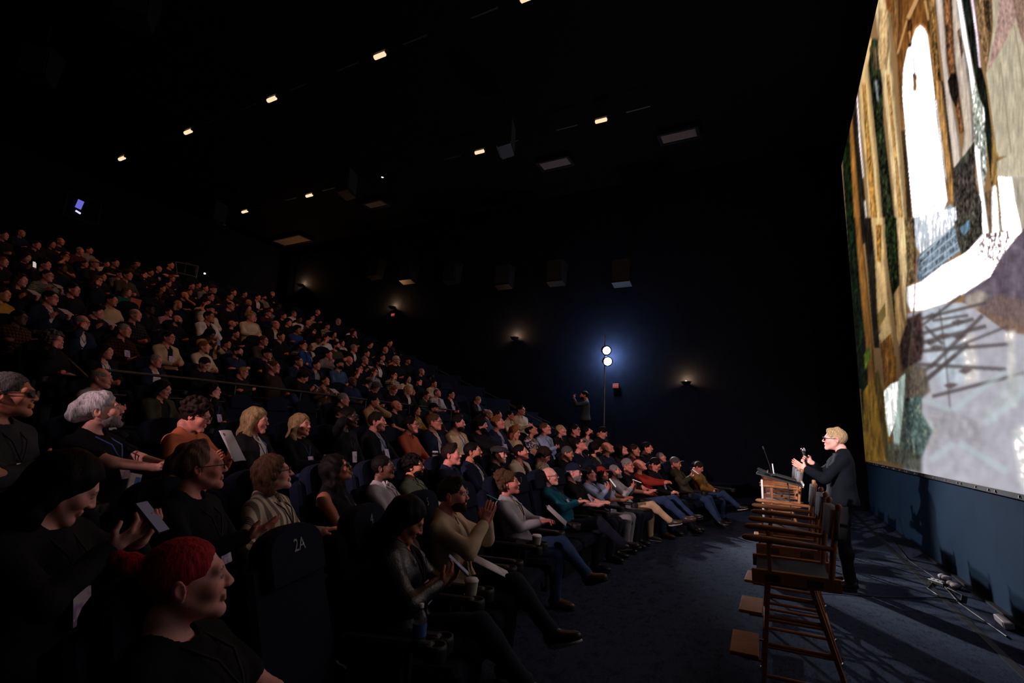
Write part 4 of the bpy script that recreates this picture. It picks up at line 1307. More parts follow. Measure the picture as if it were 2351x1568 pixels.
def film_frame():
    x0, y0, w, h = 1915, -260, 520, 1420
    rg = np.random.RandomState(4)
    C = np.zeros((h, w, 3)); C[:] = (150, 115, 75)
    nz = rg.rand(h, w); nv = box_blur(box_blur(nz, 14, 0), 1, 1); nv = (nv - nv.mean()) / nv.std()
    nf = box_blur(box_blur(nz[:, ::-1], 3, 0), 1, 1); nf = (nf - nf.mean()) / nf.std(); nf = .6 * nf + .4 * nv
    nb = box_blur(box_blur(rg.rand(h, w), 9, 0), 6, 1); nb = (nb - nb.mean()) / nb.std()
    A = lambda q: [(1850 + x / 2.8, y / 2.8) for x, y in q]
    B = lambda q: [(1850 + x / 2.413, 500 + y / 2.413) for x, y in q]

    def fill(pts, col, var=0.0, tex=None, alpha=1.0, soft=0):
        M = poly_mask((h, w), pts, x0, y0).astype(float)
        if soft: M = box_blur(box_blur(M, soft, 0), soft, 1)
        M = (M * alpha)[..., None]
        T = np.array(col, float) * (1 + var * (nv if tex is None else tex)[..., None]) if var else np.array(col, float)
        C[:] = C * (1 - M) + T * M

    def band(edge_l, edge_r, col, var=.06, tex=None, sc=A, soft=0, lo=.62):
        pts = sc(edge_l) + sc(edge_r)[::-1]; fill(pts, col, var, tex, 1.0, soft)
        M = poly_mask((h, w), pts, x0, y0)                                # column shading painted into the picture, darker towards each shaft's edges
        xl = np.argmax(M, 1)[:, None]; xr = w - 1 - np.argmax(M[:, ::-1], 1)[:, None]; t = np.clip((np.arange(w)[None] - xl) / np.maximum(xr - xl, 1), 0, 1)
        sh = lo + (1 - lo) * np.clip(1.35 * np.sin(PI * t ** .8), 0, 1) + .05 * np.sin(t * 19)
        C[M] *= sh[M][:, None]

    def line(p, q, wd_, col, sc=B, alpha=1.0, soft=0):
        (ax, ay), (bx, by) = sc([p])[0], sc([q])[0]; d = np.array([bx - ax, by - ay]); n = np.array([-d[1], d[0]]) / (np.linalg.norm(d) + 1e-9) * wd_ / 2
        fill([(ax + n[0], ay + n[1]), (bx + n[0], by + n[1]), (bx - n[0], by - n[1]), (ax - n[0], ay - n[1])], col, 0, None, alpha, soft)
    # ---- upper half, left to right
    band([(150, 700), (230, 960), (268, 1568), (330, 2500)], [(275, 700), (290, 1000), (322, 1568), (380, 2500)], (16, 26, 10), .9, nf)
    band([(300, 560), (278, 740), (285, 1000), (318, 1568)], [(320, 560), (300, 740), (322, 1000), (365, 1568)], (158, 104, 46), .10)
    band([(320, 500), (300, 740), (322, 1000), (365, 1568)], [(345, 500), (330, 740), (352, 1000), (412, 1568)], (30, 26, 18), .4)
    band([(322, 600), (340, 900), (364, 1140)], [(334, 600), (356, 900), (377, 1140)], (255, 236, 236), 0)
    band([(372, 1290), (385, 1420)], [(386, 1290), (396, 1420)], (240, 235, 225), 0)
    band([(400, 250), (338, 560), (348, 800), (376, 1000), (412, 1568)], [(440, 250), (402, 420), (430, 700), (462, 1000), (506, 1568)], (238, 198, 136), .06)
    band([(362, 540), (378, 800), (392, 1000), (432, 1568)], [(384, 540), (402, 800), (424, 1000), (472, 1568)], (196, 140, 66), .28, nf)
    band([(425, 250), (404, 420), (432, 700), (464, 1000), (508, 1568)], [(480, 250), (488, 480), (500, 800), (524, 1000), (588, 1568)], (32, 38, 22), .8, nf)
    band([(410, 300), (415, 420)], [(460, 300), (470, 460)], (92, 78, 54), .3)
    band([(440, 520), (455, 640)], [(462, 520), (474, 660)], (150, 158, 160), .2, nf)
    band([(462, -700), (440, 60), (470, 300), (480, 450), (498, 620), (522, 820), (547, 1100), (592, 1568)], [(560, -700), (545, 110), (552, 400), (582, 700), (612, 1000), (658, 1568)], (240, 206, 152), .08)
    band([(516, 480), (548, 800), (576, 1100), (602, 1480)], [(536, 480), (566, 800), (594, 1100), (632, 1480)], (206, 152, 88), .26, nf)
    band([(470, 60), (462, 330), (474, 450)], [(540, 60), (536, 300), (520, 450)], (226, 186, 130), .16, nf)
    band([(530, -700), (512, 0), (520, 60)], [(590, -700), (560, 0), (548, 90)], (132, 78, 34), .3, nf)
    band([(560, -700), (548, 120), (586, 380), (600, 640), (626, 900), (672, 1568)], [(640, -700), (610, 0), (600, 320), (618, 600), (650, 900), (690, 1568)], (140, 96, 52), .16)
    band([(614, 840), (636, 1100), (660, 1568)], [(632, 840), (662, 1100), (690, 1568)], (52, 42, 26), .2)
    band([(615, -700), (600, 0), (588, 330), (612, 660)], [(880, -700), (800, 0), (800, 200), (850, 560)], (128, 80, 36), .14)
    line((655, 120), (712, 0), 9, (206, 158, 104), A); line((590, 345), (650, 130), 5, (196, 146, 92), A)
    line((765, 0), (790, 130), 6, (200, 152, 96), A); line((712, 0), (800, -400), 9, (206, 158, 104), A)
    fill(A([(655, 330), (680, 215), (705, 165), (735, 146), (770, 166), (796, 226), (815, 340), (800, 340), (785, 230), (735, 160), (690, 230), (664, 330)]), (176, 120, 60), .1)
    arch = A([(690, 230), (705, 185), (735, 160), (765, 185), (785, 230), (800, 340), (820, 520), (845, 780), (870, 960), (890, 1130), (912, 1290), (850, 1440), (780, 1520), (715, 1568), (700, 1480), (690, 1400), (660, 1100), (640, 850), (620, 600), (625, 440), (650, 320)])
    fill(arch, (247, 248, 255), .015)
    for q in ((720, 900, 690, 1300), (760, 700, 750, 1250), (810, 960, 700, 1160), (850, 850, 740, 1010), (700, 420, 640, 640), (780, 1150, 730, 1420)):
        line(q[:2], q[2:], 4, (222, 226, 240), A, .6, 1)
    fill(A([(820, 1180), (865, 1120), (880, 1300), (800, 1400)]), (205, 220, 205), .1, nf, .5, 3)
    fill(A([(655, 125), (682, 125), (686, 210), (676, 300), (660, 305), (652, 200)]), (58, 34, 16), .5, nf)
    fill(A([(660, 200), (678, 200), (676, 280), (664, 280)]), (190, 128, 70), .3, nf)
    fill(A([(690, 480), (702, 465), (712, 490), (708, 585), (694, 585)]), (120, 82, 44), .4, nf)
    line((690, 310), (700, 465), 1.2, (190, 170, 160), A)
    band([(800, -700), (785, 0), (800, 240), (824, 560), (872, 940), (912, 1280)], [(900, -700), (832, 0), (860, 400), (905, 800), (945, 1100), (962, 1310)], (188, 138, 80), .18)
    band([(790, 40), (810, 300), (836, 520)], [(822, 40), (846, 300), (866, 520)], (128, 92, 48), .45, nf)
    band([(830, 640), (862, 900), (890, 1130)], [(842, 640), (876, 900), (912, 1180)], (250, 236, 226), .1)
    band([(872, 520), (905, 800), (945, 1150)], [(884, 520), (930, 830), (964, 1150)], (62, 48, 34), .3)
    band([(900, -700), (832, 0), (876, 420), (916, 800), (940, 1000), (950, 1080)], [(960, -700), (884, 0), (908, 400), (952, 700), (988, 900), (1000, 1040)], (226, 208, 194), .06)
    band([(955, -700), (884, 0), (910, 400), (955, 640), (990, 860)], [(1010, -700), (936, 0), (956, 380), (990, 640), (1018, 850)], (128, 84, 52), .4, nf)
    fill(A([(912, 520), (940, 465), (975, 490), (982, 600), (968, 700), (940, 640), (925, 600)]), (26, 20, 16), .5, nf)
    band([(1010, -700), (936, 0), (956, 380), (992, 640), (1018, 850), (1004, 990)], [(1090, -700), (992, 0), (1030, 340), (1060, 560), (1082, 880), (1080, 940)], (206, 188, 172), .08)
    fill(A([(975, 200), (990, 180), (1014, 330), (1000, 380)]), (96, 74, 62), .4, nf)
    band([(1060, -700), (968, 0), (1006, 250), (1045, 450), (1068, 640), (1084, 940)], [(1110, -700), (1004, 0), (1044, 250), (1082, 470), (1112, 640), (1122, 980)], (255, 255, 255), .02)
    band([(1110, -700), (1004, 0), (1046, 250), (1086, 480), (1120, 640), (1160, 900), (1196, 1200)], [(1170, -700), (1056, 0), (1094, 260), (1130, 440), (1160, 560), (1196, 860), (1232, 1060)], (20, 25, 20), .5)
    band([(1170, -700), (1058, 0), (1088, 220), (1110, 430)], [(1200, -700), (1082, 0), (1110, 220), (1130, 440)], (250, 226, 240), .04)
    band([(1200, -700), (1082, 0), (1112, 220), (1160, 460)], [(1330, -700), (1196, 0), (1200, 160), (1162, 470)], (150, 116, 80), .3, nf)
    band([(1140, 0), (1160, 180)], [(1176, 0), (1190, 200)], (64, 48, 30), .5, nf)
    fill(A([(1330, -700), (1196, 0), (1204, 200), (1158, 480), (1180, 620), (1230, 1010), (1300, 1000), (1700, 940), (1700, -700)]), (196, 184, 158), .06)
    fill(A([(1290, -700), (1230, 160), (1162, 470), (1250, 330), (1320, 190), (1500, -200), (1500, -700)]), (186, 152, 142), .14, nf)
    fill(A([(1330, 0), (1403, -50), (1403, 300), (1360, 160)]), (150, 120, 104), .2, nf)
    line((1250, 400), (1320, 980), 3, (166, 150, 126), A); line((1340, 160), (1403, 560), 3, (164, 146, 124), A)
    # bright foam column
    fill(A([(1070, 620), (1090, 520), (1120, 640), (1150, 700), (1160, 900), (1165, 1100), (1140, 1240), (1100, 1180), (1090, 950)]), (170, 176, 164), .4, nf)
    band([(1080, 940), (1092, 1060), (1112, 1230), (1132, 1500)], [(1126, 960), (1130, 1080), (1150, 1250), (1186, 1510)], (255, 255, 255), .02)
    band([(1196, 1200), (1186, 1300), (1192, 1510)], [(1232, 1180), (1250, 1300), (1256, 1500)], (248, 246, 244), .05)
    band([(1150, 1240), (1168, 1380), (1182, 1500)], [(1190, 1220), (1192, 1380), (1196, 1510)], (124, 96, 66), .2)
    fill(A([(1196, 860), (1240, 1010), (1230, 1130), (1264, 1340), (1248, 1440), (1226, 1200), (1190, 1160)]), (150, 118, 66), .2)
    fill(A([(1228, 1040), (1300, 1000), (1700, 930), (1700, 1110), (1310, 1140), (1232, 1128)]), (206, 194, 168), .07)
    fill(A([(1232, 1130), (1310, 1140), (1700, 1110), (1700, 1580), (1300, 1500), (1262, 1480)]), (254, 254, 252), .02)
    fill(A([(1326, 1140), (1700, 1110), (1700, 1700), (1390, 1480), (1350, 1300)]), (188, 176, 158), .07)
    # dark stairs between arch and column
    fill(A([(950, 1090), (1084, 900), (1090, 1180), (1130, 1300), (1134, 1480), (1060, 1568), (1000, 1568), (950, 1380)]), (58, 52, 48), .6, nf)
    fill(A([(955, 1080), (1082, 900), (1086, 940), (965, 1140)]), (66, 66, 58), .3)
    fill(A([(1005, 990), (1084, 890), (1086, 905), (1010, 1010)]), (200, 190, 172), .1)
    fill(A([(890, 1340), (930, 1310), (950, 1340), (910, 1390)]), (150, 165, 180), .1)
    fill(A([(975, 1460), (1045, 1395), (1060, 1470), (1010, 1530)]), (92, 122, 150), .2)
    # ---- lower half
    fill(B([(595, 0), (830, -60), (840, 20), (760, 120), (640, 210), (610, 160)]), (214, 222, 232), .10)
    fill(B([(620, 212), (720, 130), (830, 40), (862, 180), (756, 262), (640, 352), (616, 350)]), (116, 132, 146), .35, nf)
    for q in ((640, 250, 830, 90), (640, 290, 850, 130), (650, 320, 860, 170), (630, 225, 800, 60)):
        line(q[:2], q[2:], 3, (206, 216, 226), B, .8)
    fill(B([(822, 20), (975, -60), (978, 92), (902, 180), (860, 205), (836, 110)]), (64, 62, 54), .6, nf)
    fill(B([(850, 60), (905, 10), (910, 60), (875, 100)]), (100, 128, 150), .2)
    fill(B([(552, 384), (640, 352), (756, 262), (862, 205), (902, 178), (978, 90), (1190, 70), (1190, 80), (1080, 220), (1022, 326), (876, 422), (780, 472), (655, 512), (582, 522), (560, 470)]), (252, 253, 255), .02)
    M = poly_mask((h, w), B([(965, 90), (1135, 70), (1120, 170), (1060, 240), (970, 230), (930, 300), (960, 180)]), x0, y0) & (nf > .55); C[M] = (96, 70, 74)
    fill(B([(1209, 60), (1500, -120), (1500, 700), (1120, 560), (870, 470), (880, 420), (1022, 326), (1080, 220)]), (104, 92, 104), .10, nb)
    fill(B([(960, 500), (1060, 420), (1209, 460), (1300, 640), (1110, 640), (960, 620)]), (122, 100, 96), .16, nf, .8, 6)
    fill(B([(880, 440), (960, 400), (1020, 430), (900, 560)]), (176, 164, 152), .08, nb, .8, 4)
    fill(B([(560, 530), (660, 512), (780, 472), (870, 470), (960, 520), (1110, 630), (1500, 690), (1500, 1600), (540, 1400), (530, 1000), (600, 800)]), (182, 180, 190), .025, nb)
    fill(B([(650, 520), (850, 470), (900, 640), (900, 900), (760, 960), (660, 760)]), (196, 208, 218), .06, nb, .8, 5)
    fill(B([(870, 640), (930, 620), (960, 900), (880, 920)]), (226, 220, 214), .06, nb, .8, 6)
    for q in ((640, 560, 1000, 470, 7), (650, 640, 930, 560, 8), (650, 690, 1000, 600, 9), (620, 740, 1120, 700, 8), (660, 600, 760, 700, 7), (740, 500, 770, 720, 3), (640, 600, 860, 430, 6), (690, 830, 980, 540, 9), (600, 810, 1110, 840, 8), (600, 960, 900, 700, 9),
              (560, 920, 720, 800, 8), (700, 990, 1209, 860, 8), (770, 720, 800, 1060, 3), (660, 900, 830, 760, 9), (820, 720, 1120, 600, 6), (700, 570, 900, 540, 6)):
        line(q[:2], q[2:4], q[4], (82, 74, 74), B, .82, 1)
    for q in ((700, 545), (760, 655), (720, 720), (800, 930), (880, 850), (840, 580), (690, 690), (850, 660)):
        fill(B([(q[0] - 38, q[1]), (q[0], q[1] - 17), (q[0] + 46, q[1] - 8), (q[0] + 4, q[1] + 18)]), (88, 76, 76), .2, nf, .9, 1)
    fill(B([(1100, 640), (1160, 620), (1160, 680), (1110, 690)]), (240, 232, 224), .05, None, .9, 4)
    fill(B([(1115, 700), (1160, 690), (1165, 1050), (1120, 1040)]), (226, 222, 218), .06, nb, .8, 5)
    fill(B([(1140, 1180), (1209, 1150), (1300, 1250), (1300, 1600), (1190, 1480)]), (236, 234, 232), .06, nb, .8, 6)
    fill(B([(960, 1130), (1110, 900), (1209, 840), (1209, 1000), (1010, 1160)]), (186, 192, 194), .05, nb, .7, 6)
    fill(B([(660, 1000), (800, 1060), (1000, 1150), (1000, 1380), (820, 1250), (690, 1340), (640, 1200), (700, 1150)]), (168, 164, 172), .05, nb, .9, 5)
    for q in ((545, 1068, 704, 1152, 13), (604, 994, 804, 1066, 12), (810, 1066, 1110, 850, 13), (556, 1288, 706, 1160, 13), (688, 1344, 816, 1246, 15), (848, 1246, 1112, 1404, 16), (1000, 1140, 1209, 960, 12), (600, 990, 690, 930, 8), (1160, 1200, 1209, 1250, 8)):
        line(q[:2], q[2:4], q[4], (190, 206, 210), B, .62, 3)
    fill(B([(512, 640), (560, 560), (640, 520), (655, 700), (640, 790), (560, 830), (530, 860)]), (52, 36, 34), .5, nf, .95, 3)
    fill(B([(540, 860), (600, 810), (660, 830), (690, 960), (640, 1000), (560, 1000)]), (96, 84, 70), .3, nf, .9, 3)
    fill(B([(548, 1000), (640, 985), (640, 1080), (700, 1180), (640, 1330), (520, 1345), (520, 1200)]), (70, 92, 88), .45, nf, .95, 2)
    M = poly_mask((h, w), B([(540, 980), (700, 960), (760, 1200), (620, 1340), (530, 1340)]), x0, y0) & (nf > 1.25); C[M] = (214, 190, 140)
    # left pillars in the lower half
    band([(268, 0), (300, 400), (330, 800), (330, 1350)], [(300, 0), (345, 400), (372, 700), (420, 1350)], (150, 100, 44), .12, None, B)
    band([(228, 0), (262, 400), (296, 800), (328, 1350)], [(270, 0), (300, 400), (330, 700), (345, 900)], (14, 26, 12), .8, nf, B)
    band([(315, 0), (345, 300), (360, 500), (380, 720)], [(365, 0), (388, 300), (396, 500), (408, 720)], (28, 24, 16), .4, None, B)
    fill(B([(320, 760), (352, 700), (362, 770), (330, 850)]), (110, 128, 40), .3, nf)
    band([(360, 0), (382, 240), (394, 520), (410, 640), (436, 960)], [(438, 0), (446, 240), (470, 500), (500, 760), (505, 900)], (236, 196, 134), .09, None, B)
    band([(388, 40), (396, 240)], [(420, 40), (416, 250)], (168, 116, 50), .3, nf, B)
    fill(B([(396, 540), (440, 470), (444, 540), (402, 620)]), (150, 122, 66), .1); fill(B([(404, 650), (452, 575), (456, 620), (412, 680)]), (240, 206, 140), .06)
    fill(B([(412, 700), (470, 640), (500, 780), (505, 900), (440, 960)]), (142, 92, 38), .25)
    band([(440, 0), (452, 240), (478, 440), (500, 640)], [(500, 0), (516, 300), (520, 420), (524, 560)], (24, 34, 14), .9, nf, B)
    band([(500, 0), (522, 300), (540, 480), (556, 600)], [(560, 0), (566, 300), (556, 480), (560, 590)], (236, 202, 148), .12, None, B)
    band([(488, 420), (498, 640), (516, 720)], [(518, 370), (536, 520), (556, 600)], (196, 156, 100), .1, None, B)
    band([(545, 0), (566, 300), (552, 384)], [(600, 0), (612, 210), (610, 350)], (112, 90, 60), .4, nf, B)
    gy = np.clip((np.arange(h) + y0 - 560) / 300, 0, 1)[:, None] * np.clip((2096 - (np.arange(w) + x0)) / 12, 0, 1)[None]; C[:] = C * (1 - .42 * gy)[..., None]
    fill(B([(320, 960), (372, 880), (420, 900), (470, 1200), (486, 1350), (320, 1345)]), (98, 72, 26), .18)
    fill(B([(374, 880), (400, 840), (430, 960), (446, 1180), (470, 1340), (440, 1340), (410, 1100)]), (54, 44, 20), .2)
    fill(B([(432, 960), (470, 920), (548, 890), (540, 1000), (500, 1120), (478, 1180), (460, 1220), (444, 1120)]), (222, 230, 226), .06)
    fill(B([(516, 890), (552, 860), (544, 1010), (520, 1280), (490, 1280), (484, 1190), (505, 1080)]), (150, 168, 160), .12)
    line((612, 220), (600, 500), 2, (150, 96, 110), B); line((600, 500), (520, 1290), 3, (70, 66, 56), B)
    fill(B([(455, 1240), (530, 1260), (640, 1320), (640, 1420), (455, 1350)]), (60, 62, 52), .3, nf, .85, 4)
    C = np.clip(C, 0, 255)
    for a in (0, 1, 0):
        C = box_blur(C, 1, a)
    S_ = C
    for a in (0, 1, 0, 1):
        S_ = box_blur(S_, 2, a)
    wl = np.clip((np.arange(h) + y0 - 640) / 160, 0, .85)[:, None, None] * np.clip((np.arange(w) + x0 - 2060) / 60, 0, 1)[None, :, None]
    C = C * (1 - wl) + S_ * wl
    lin = np.where(C / 255 < .04045, C / 255 / 12.92, ((C / 255 + .055) / 1.055) ** 2.4)
    br = lin.min(-1, keepdims=True)
    lin = lin * (1 + np.array([3.2, 2.2, 2.3]) * np.clip((br - .70) / .25, 0, 1))              # whites boosted past clipping, tinted pink, to throw more light on the audience
    return lin, x0, y0


def build_screen():
    lin, x0, y0 = film_frame(); hh, ww = lin.shape[:2]
    cols = []
    for px in np.arange(2470, 1931, -2.6):
        cols.append(ony(px, 700, SCREEN_Y)[0])
    xs = np.array([c for c in cols if 4.2 < c < SCREEN_X1] + [SCREEN_X1]); xs = np.concatenate([np.arange(SCREEN_X0, xs[0] - .1, .25), xs])
    zs = np.linspace(SCREEN_Z0, SCREEN_Z1, 470)
    X, Z = np.meshgrid(xs, zs, indexing='ij'); P = np.stack([X, np.full_like(X, SCREEN_Y), Z], -1).reshape(-1, 3)
    Pm = P.copy(); Pm[:, 0] = np.where(P[:, 0] < 4.4, 8.8 - P[:, 0], P[:, 0])      # the unseen half of the film frame mirrors the seen one
    Pm[:, 2] = np.minimum(Pm[:, 2], SCREEN_Z1); c = (Pm - CAMP) @ RC.T
    u = CX + FPX * c[:, 0] / np.maximum(c[:, 2], .2); v = CY + FPX * c[:, 1] / np.maximum(c[:, 2], .2)
    # unseen part of the picture is made up, faded dark to dim nearby seats
    out = np.clip((4.5 - P[:, 0]) / 2.2, 0, 1)
    fu = np.clip(u - x0, 0, ww - 1.01); fv = np.clip(v - y0, 0, hh - 1.01); iu, iv = fu.astype(int), fv.astype(int); du, dv = (fu - iu)[:, None], (fv - iv)[:, None]
    T = (lin[iv, iu] * (1 - du) + lin[iv, iu + 1] * du) * (1 - dv) + (lin[iv + 1, iu] * (1 - du) + lin[iv + 1, iu + 1] * du) * dv
    cols_ = .5 + .5 * np.sin(P[:, 0] * 3.1 + 1.2 * np.sin(P[:, 0] * 1.3)); dim = np.array([.022, .018, .016]) * (0.5 + .9 * cols_[:, None]) * (.55 + .1 * P[:, 2:3])
    T = T * (1 - out[:, None]) + dim * out[:, None]
    n0, n1 = len(xs), len(zs); I = np.arange(n0 * n1).reshape(n0, n1)
    Q = np.stack([I[:-1, :-1], I[:-1, 1:], I[1:, 1:], I[1:, :-1]], -1).reshape(-1, 4)
    me = mesh_np('picture', P, Q, False, T)
    m, nt, b = new_mat('film_picture')
    at = nd(nt, 'ShaderNodeAttribute', attribute_name='tint', attribute_type='GEOMETRY')
    b.inputs['Base Color'].default_value = (.02, .02, .02, 1); b.inputs['Roughness'].default_value = .9; b.inputs['Specular IOR Level'].default_value = 0
    n = noise(nt, 300, 1, objco(nt))
    nt.links.new(mixc(nt, 'MULTIPLY', .12, at.outputs['Color'], n.outputs[1]), b.inputs['Emission Color']); b.inputs['Emission Strength'].default_value = SCREEN_GAIN
    root = empty('projection_screen', (0, SCREEN_Y, 0))
    tag(root, 'huge cinema screen with a film picture of an arched stone hall', 'screen')
    root.location = (0, 0, 0)
    link('picture', me, root, 'film_picture')
    bd = MB(); e = .05
    for (a, b2) in (((SCREEN_X0 - e, SCREEN_Z0 - e), (SCREEN_X1 + e, SCREEN_Z0)), ((SCREEN_X0 - e, SCREEN_Z1), (SCREEN_X1 + e, SCREEN_Z1 + e)), ((SCREEN_X0 - e, SCREEN_Z0), (SCREEN_X0, SCREEN_Z1)), ((SCREEN_X1, SCREEN_Z0), (SCREEN_X1 + e, SCREEN_Z1))):
        bd.box(((a[0] + b2[0]) / 2, SCREEN_Y - .012, (a[1] + b2[1]) / 2), ((b2[0] - a[0]) / 2, .012, (b2[1] - a[1]) / 2))
    bd.build('border', 'black_plastic', root)
    hk = MB().box((0, 0, 0), (.007, .004, .012), rotx(.2)).mesh('lacing_hook'); hk.materials.append(MATS['dull_metal'])
    for i in range(30):
        o = link('lacing_hook', hk, root); o.location = (SCREEN_X1 - .1 - i * .36 - .12 * math.sin(i * 2.3), SCREEN_Y + .008, SCREEN_Z0 - .025)


build_screen()

# ------------------------------------------------------------------ ceiling lights, panels, speakers, sconces, signs
LIGHTS = [(1212, -5), (872, 128), (624, 228), (432, 303), (280, 364), (1380, 277), (1101, 349), (710, 449), (562, 486)]
LTXT = ['cut by the top edge of the picture', 'second from the screen in the near line', 'third from the screen in the near line', 'fourth from the screen in the near line', 'last one in the near line', 'nearest the screen in the far line', 'second from the screen in the far line', 'fourth from the screen in the far line', 'last one in the far line']
tube_m = MB(); tube_m.tube([(0, -.155, 0), (0, -.14, 0), (0, .14, 0), (0, .155, 0)], [.025, .05, .05, .025], 10); tube_m = tube_m.mesh('tube'); tube_m.materials.append(MATS['warm_tube'])
hous_m = MB().box((0, 0, .095), (.06, .2, .03), None, .01).box((0, -.18, .05), (.03, .012, .05)).box((0, .18, .05), (.03, .012, .05)).mesh('housing'); hous_m.materials.append(MATS['black_metal'])
arm_m = MB().tube([(0, 0, .12), (0, 0, .42)], .015, 6).mesh('drop_rod'); arm_m.materials.append(MATS['black_metal'])
trk_m = MB().box((0, .95, .06), (.02, .3, .012)).box((0, -.95, .06), (.02, .3, .012)).mesh('track'); trk_m.materials.append(MATS['rail_metal'])
for (px, py), tx in zip(LIGHTS, LTXT):
    p = onz(px, py, CEIL_Z - .45); r = empty('ceiling_light', p)
    tag(r, 'warm glowing tube ceiling light, ' + tx, 'ceiling light', 'ceiling lights in two lines')
    for nm, me in (('tube', tube_m), ('housing', hous_m), ('drop_rod', arm_m)):
        link(nm, me, r)
    link('track', trk_m, r)
    l = bpy.data.lights.new('tube_light', 'SPOT'); l.energy = 36; l.color = (1, .42, .20); l.shadow_soft_size = .12; l.spot_size = 2.6; l.spot_blend = .5
    lo = bpy.data.objects.new('tube_light', l); COL.objects.link(lo); lo.parent = r; lo.location = (0, 0, -.09)
p = onz(878, 407, CEIL_Z - .4); r = empty('ceiling_spotlight', p); tag(r, 'tiny white ceiling spotlight between the tube lights of the far line', 'ceiling light')
MB().lathe((0, 0, 0), [(.05, 0), (.06, .1), (.03, .14)], 12).build('can', 'black_metal', r); MB().lathe((0, 0, -.004), [(.0, 0), (.035, 0), (.035, .003)], 12).build('bulb', 'cool_dot', r)
MB().tube([(0, 0, .14), (0, 0, .4)], .012, 6).build('drop_rod', 'black_metal', r)

for (q, tx) in zip([[(1506, 311), (1606, 288), (1611, 309), (1514, 333)], [(1229, 375), (1308, 356), (1321, 373), (1244, 393)], [(829, 467), (877, 456), (898, 469), (849, 479)], [(625, 549), (705, 543), (716, 552), (636, 560)]],
                   ['nearest the screen', 'second from the screen', 'third from the screen', 'farthest from the screen']):
    P = [onz(x, y, CEIL_Z - .12) for x, y in q]; c = np.mean(P, 0); hx = max(abs(p_[0] - c[0]) for p_ in P) * .8; hy = max(abs(p_[1] - c[1]) for p_ in P) * .8
    r = empty('ceiling_panel', c); tag(r, 'grey rectangular ceiling panel, ' + tx, 'ceiling panel', 'grey ceiling panels')
    MB().box((0, 0, 0), (hx, hy, .02)).build('panel', 'panel_grey', r)
    f = MB()
    for s in (-1, 1):
        f.box((s * (hx + .04), 0, .0), (.04, hy + .08, .05)).box((0, s * (hy + .04), 0), (hx, .04, .05))
    f.box((0, 0, .1), (.03, .03, .08))
    f.build('frame', 'black_metal', r)

spk_box = MB().add([(-.28, -.25, -.35), (.28, -.25, -.35), (.28, .1, -.45), (-.28, .1, -.45), (-.28, -.25, .35), (.28, -.25, .35), (.28, .25, .35), (-.28, .25, .35)], [(0, 3, 2, 1), (4, 5, 6, 7), (0, 1, 5, 4), (1, 2, 6, 5), (2, 3, 7, 6), (3, 0, 4, 7)]).mesh('cabinet'); spk_box.materials.append(MATS['seat_plastic'])
spk_gr = MB().box((0, -.262, 0), (.25, .01, .31)).mesh('grille'); spk_gr.materials.append(MATS['canvas_black'])
spk_lip = MB().box((0, -.1, -.43), (.29, .16, .012), rotx(-.28)).mesh('bottom_plate'); spk_lip.materials.append(MATS['seat_plastic'])
for (px, py), nm in zip([(1430, 625), (1280, 625), (1160, 634), (1040, 625), (940, 625), (865, 616)], ['nearest the screen', 'second from the screen', 'third from the screen', 'fourth from the screen', 'fifth from the screen', 'farthest from the screen']):
    p = onx(px, py, WALL_X - .42); r = empty('wall_speaker', p, -PI / 2); tag(r, 'dark wedge speaker high on the side wall, ' + nm, 'speaker', 'wall speakers')
    link('cabinet', spk_box, r); link('grille', spk_gr, r); link('bottom_plate', spk_lip, r)
    MB().box((0, .31, .1), (.05, .14, .05)).build('bracket', 'black_metal', r)
for i, ((px, py), nm) in enumerate(zip([(1155, 312), (792, 418), (494, 488), (316, 14), (95, 152)], ['beside the far line of lights', 'above the third grey panel', 'near the last light of the far line', 'cut by the top edge of the picture', 'at the top left corner of the picture'])):
    p = onz(px, py, CEIL_Z - 1.0); r = empty('hanging_speaker', p, [.3, .3, .2, -.8, -.9][i]); tag(r, 'dark speaker hung from the ceiling, ' + nm, 'speaker', 'hanging speakers')
    o = link('cabinet', spk_box, r); link('grille', spk_gr, r); link('bottom_plate', spk_lip, r)
    MB().tube([(0, 0, .3), (0, 0, 1.0)], .02, 6).build('drop_rod', 'black_metal', r)

bowl_m = MB().lathe((0, 0, 0), [(.02, -.12), (.10, -.08), (.15, -.01), (.155, .0), (.145, .0), (.09, -.07), (.0, -.10)], 18).mesh('bowl'); bowl_m.materials.append(MATS['black_metal'])
bulb_m = MB().lathe((0, 0, -.03), [(.0, -.04), (.05, -.02), (.06, .01), (.03, .045), (.0, .055)], 12).mesh('bulb'); bulb_m.materials.append(MATS['warm_bulb'])
plate_m = MB().box((.17, 0, -.05), (.02, .05, .07)).mesh('wall_plate'); plate_m.materials.append(MATS['black_metal'])
for (px, py), nm in zip([(1575, 876), (1181, 774), (900, 704), (690, 653)], ['right of the bright stage lamps', 'left of the bright stage lamps', 'above the small far exit sign', 'farthest up the side wall']):
    p = onx(px, py, WALL_X - .25); r = empty('wall_sconce', p); tag(r, 'bowl wall sconce with a warm upward glow, ' + nm, 'wall lamp', 'wall sconces')
    link('bowl', bowl_m, r); link('bulb', bulb_m, r); link('wall_plate', plate_m, r)
    l = bpy.data.lights.new('sconce_glow', 'POINT'); l.energy = 34; l.color = (1, .50, .20); l.shadow_soft_size = .05
    lo = bpy.data.objects.new('sconce_glow', l); COL.objects.link(lo); lo.parent = r; lo.location = (.05, 0, .06)

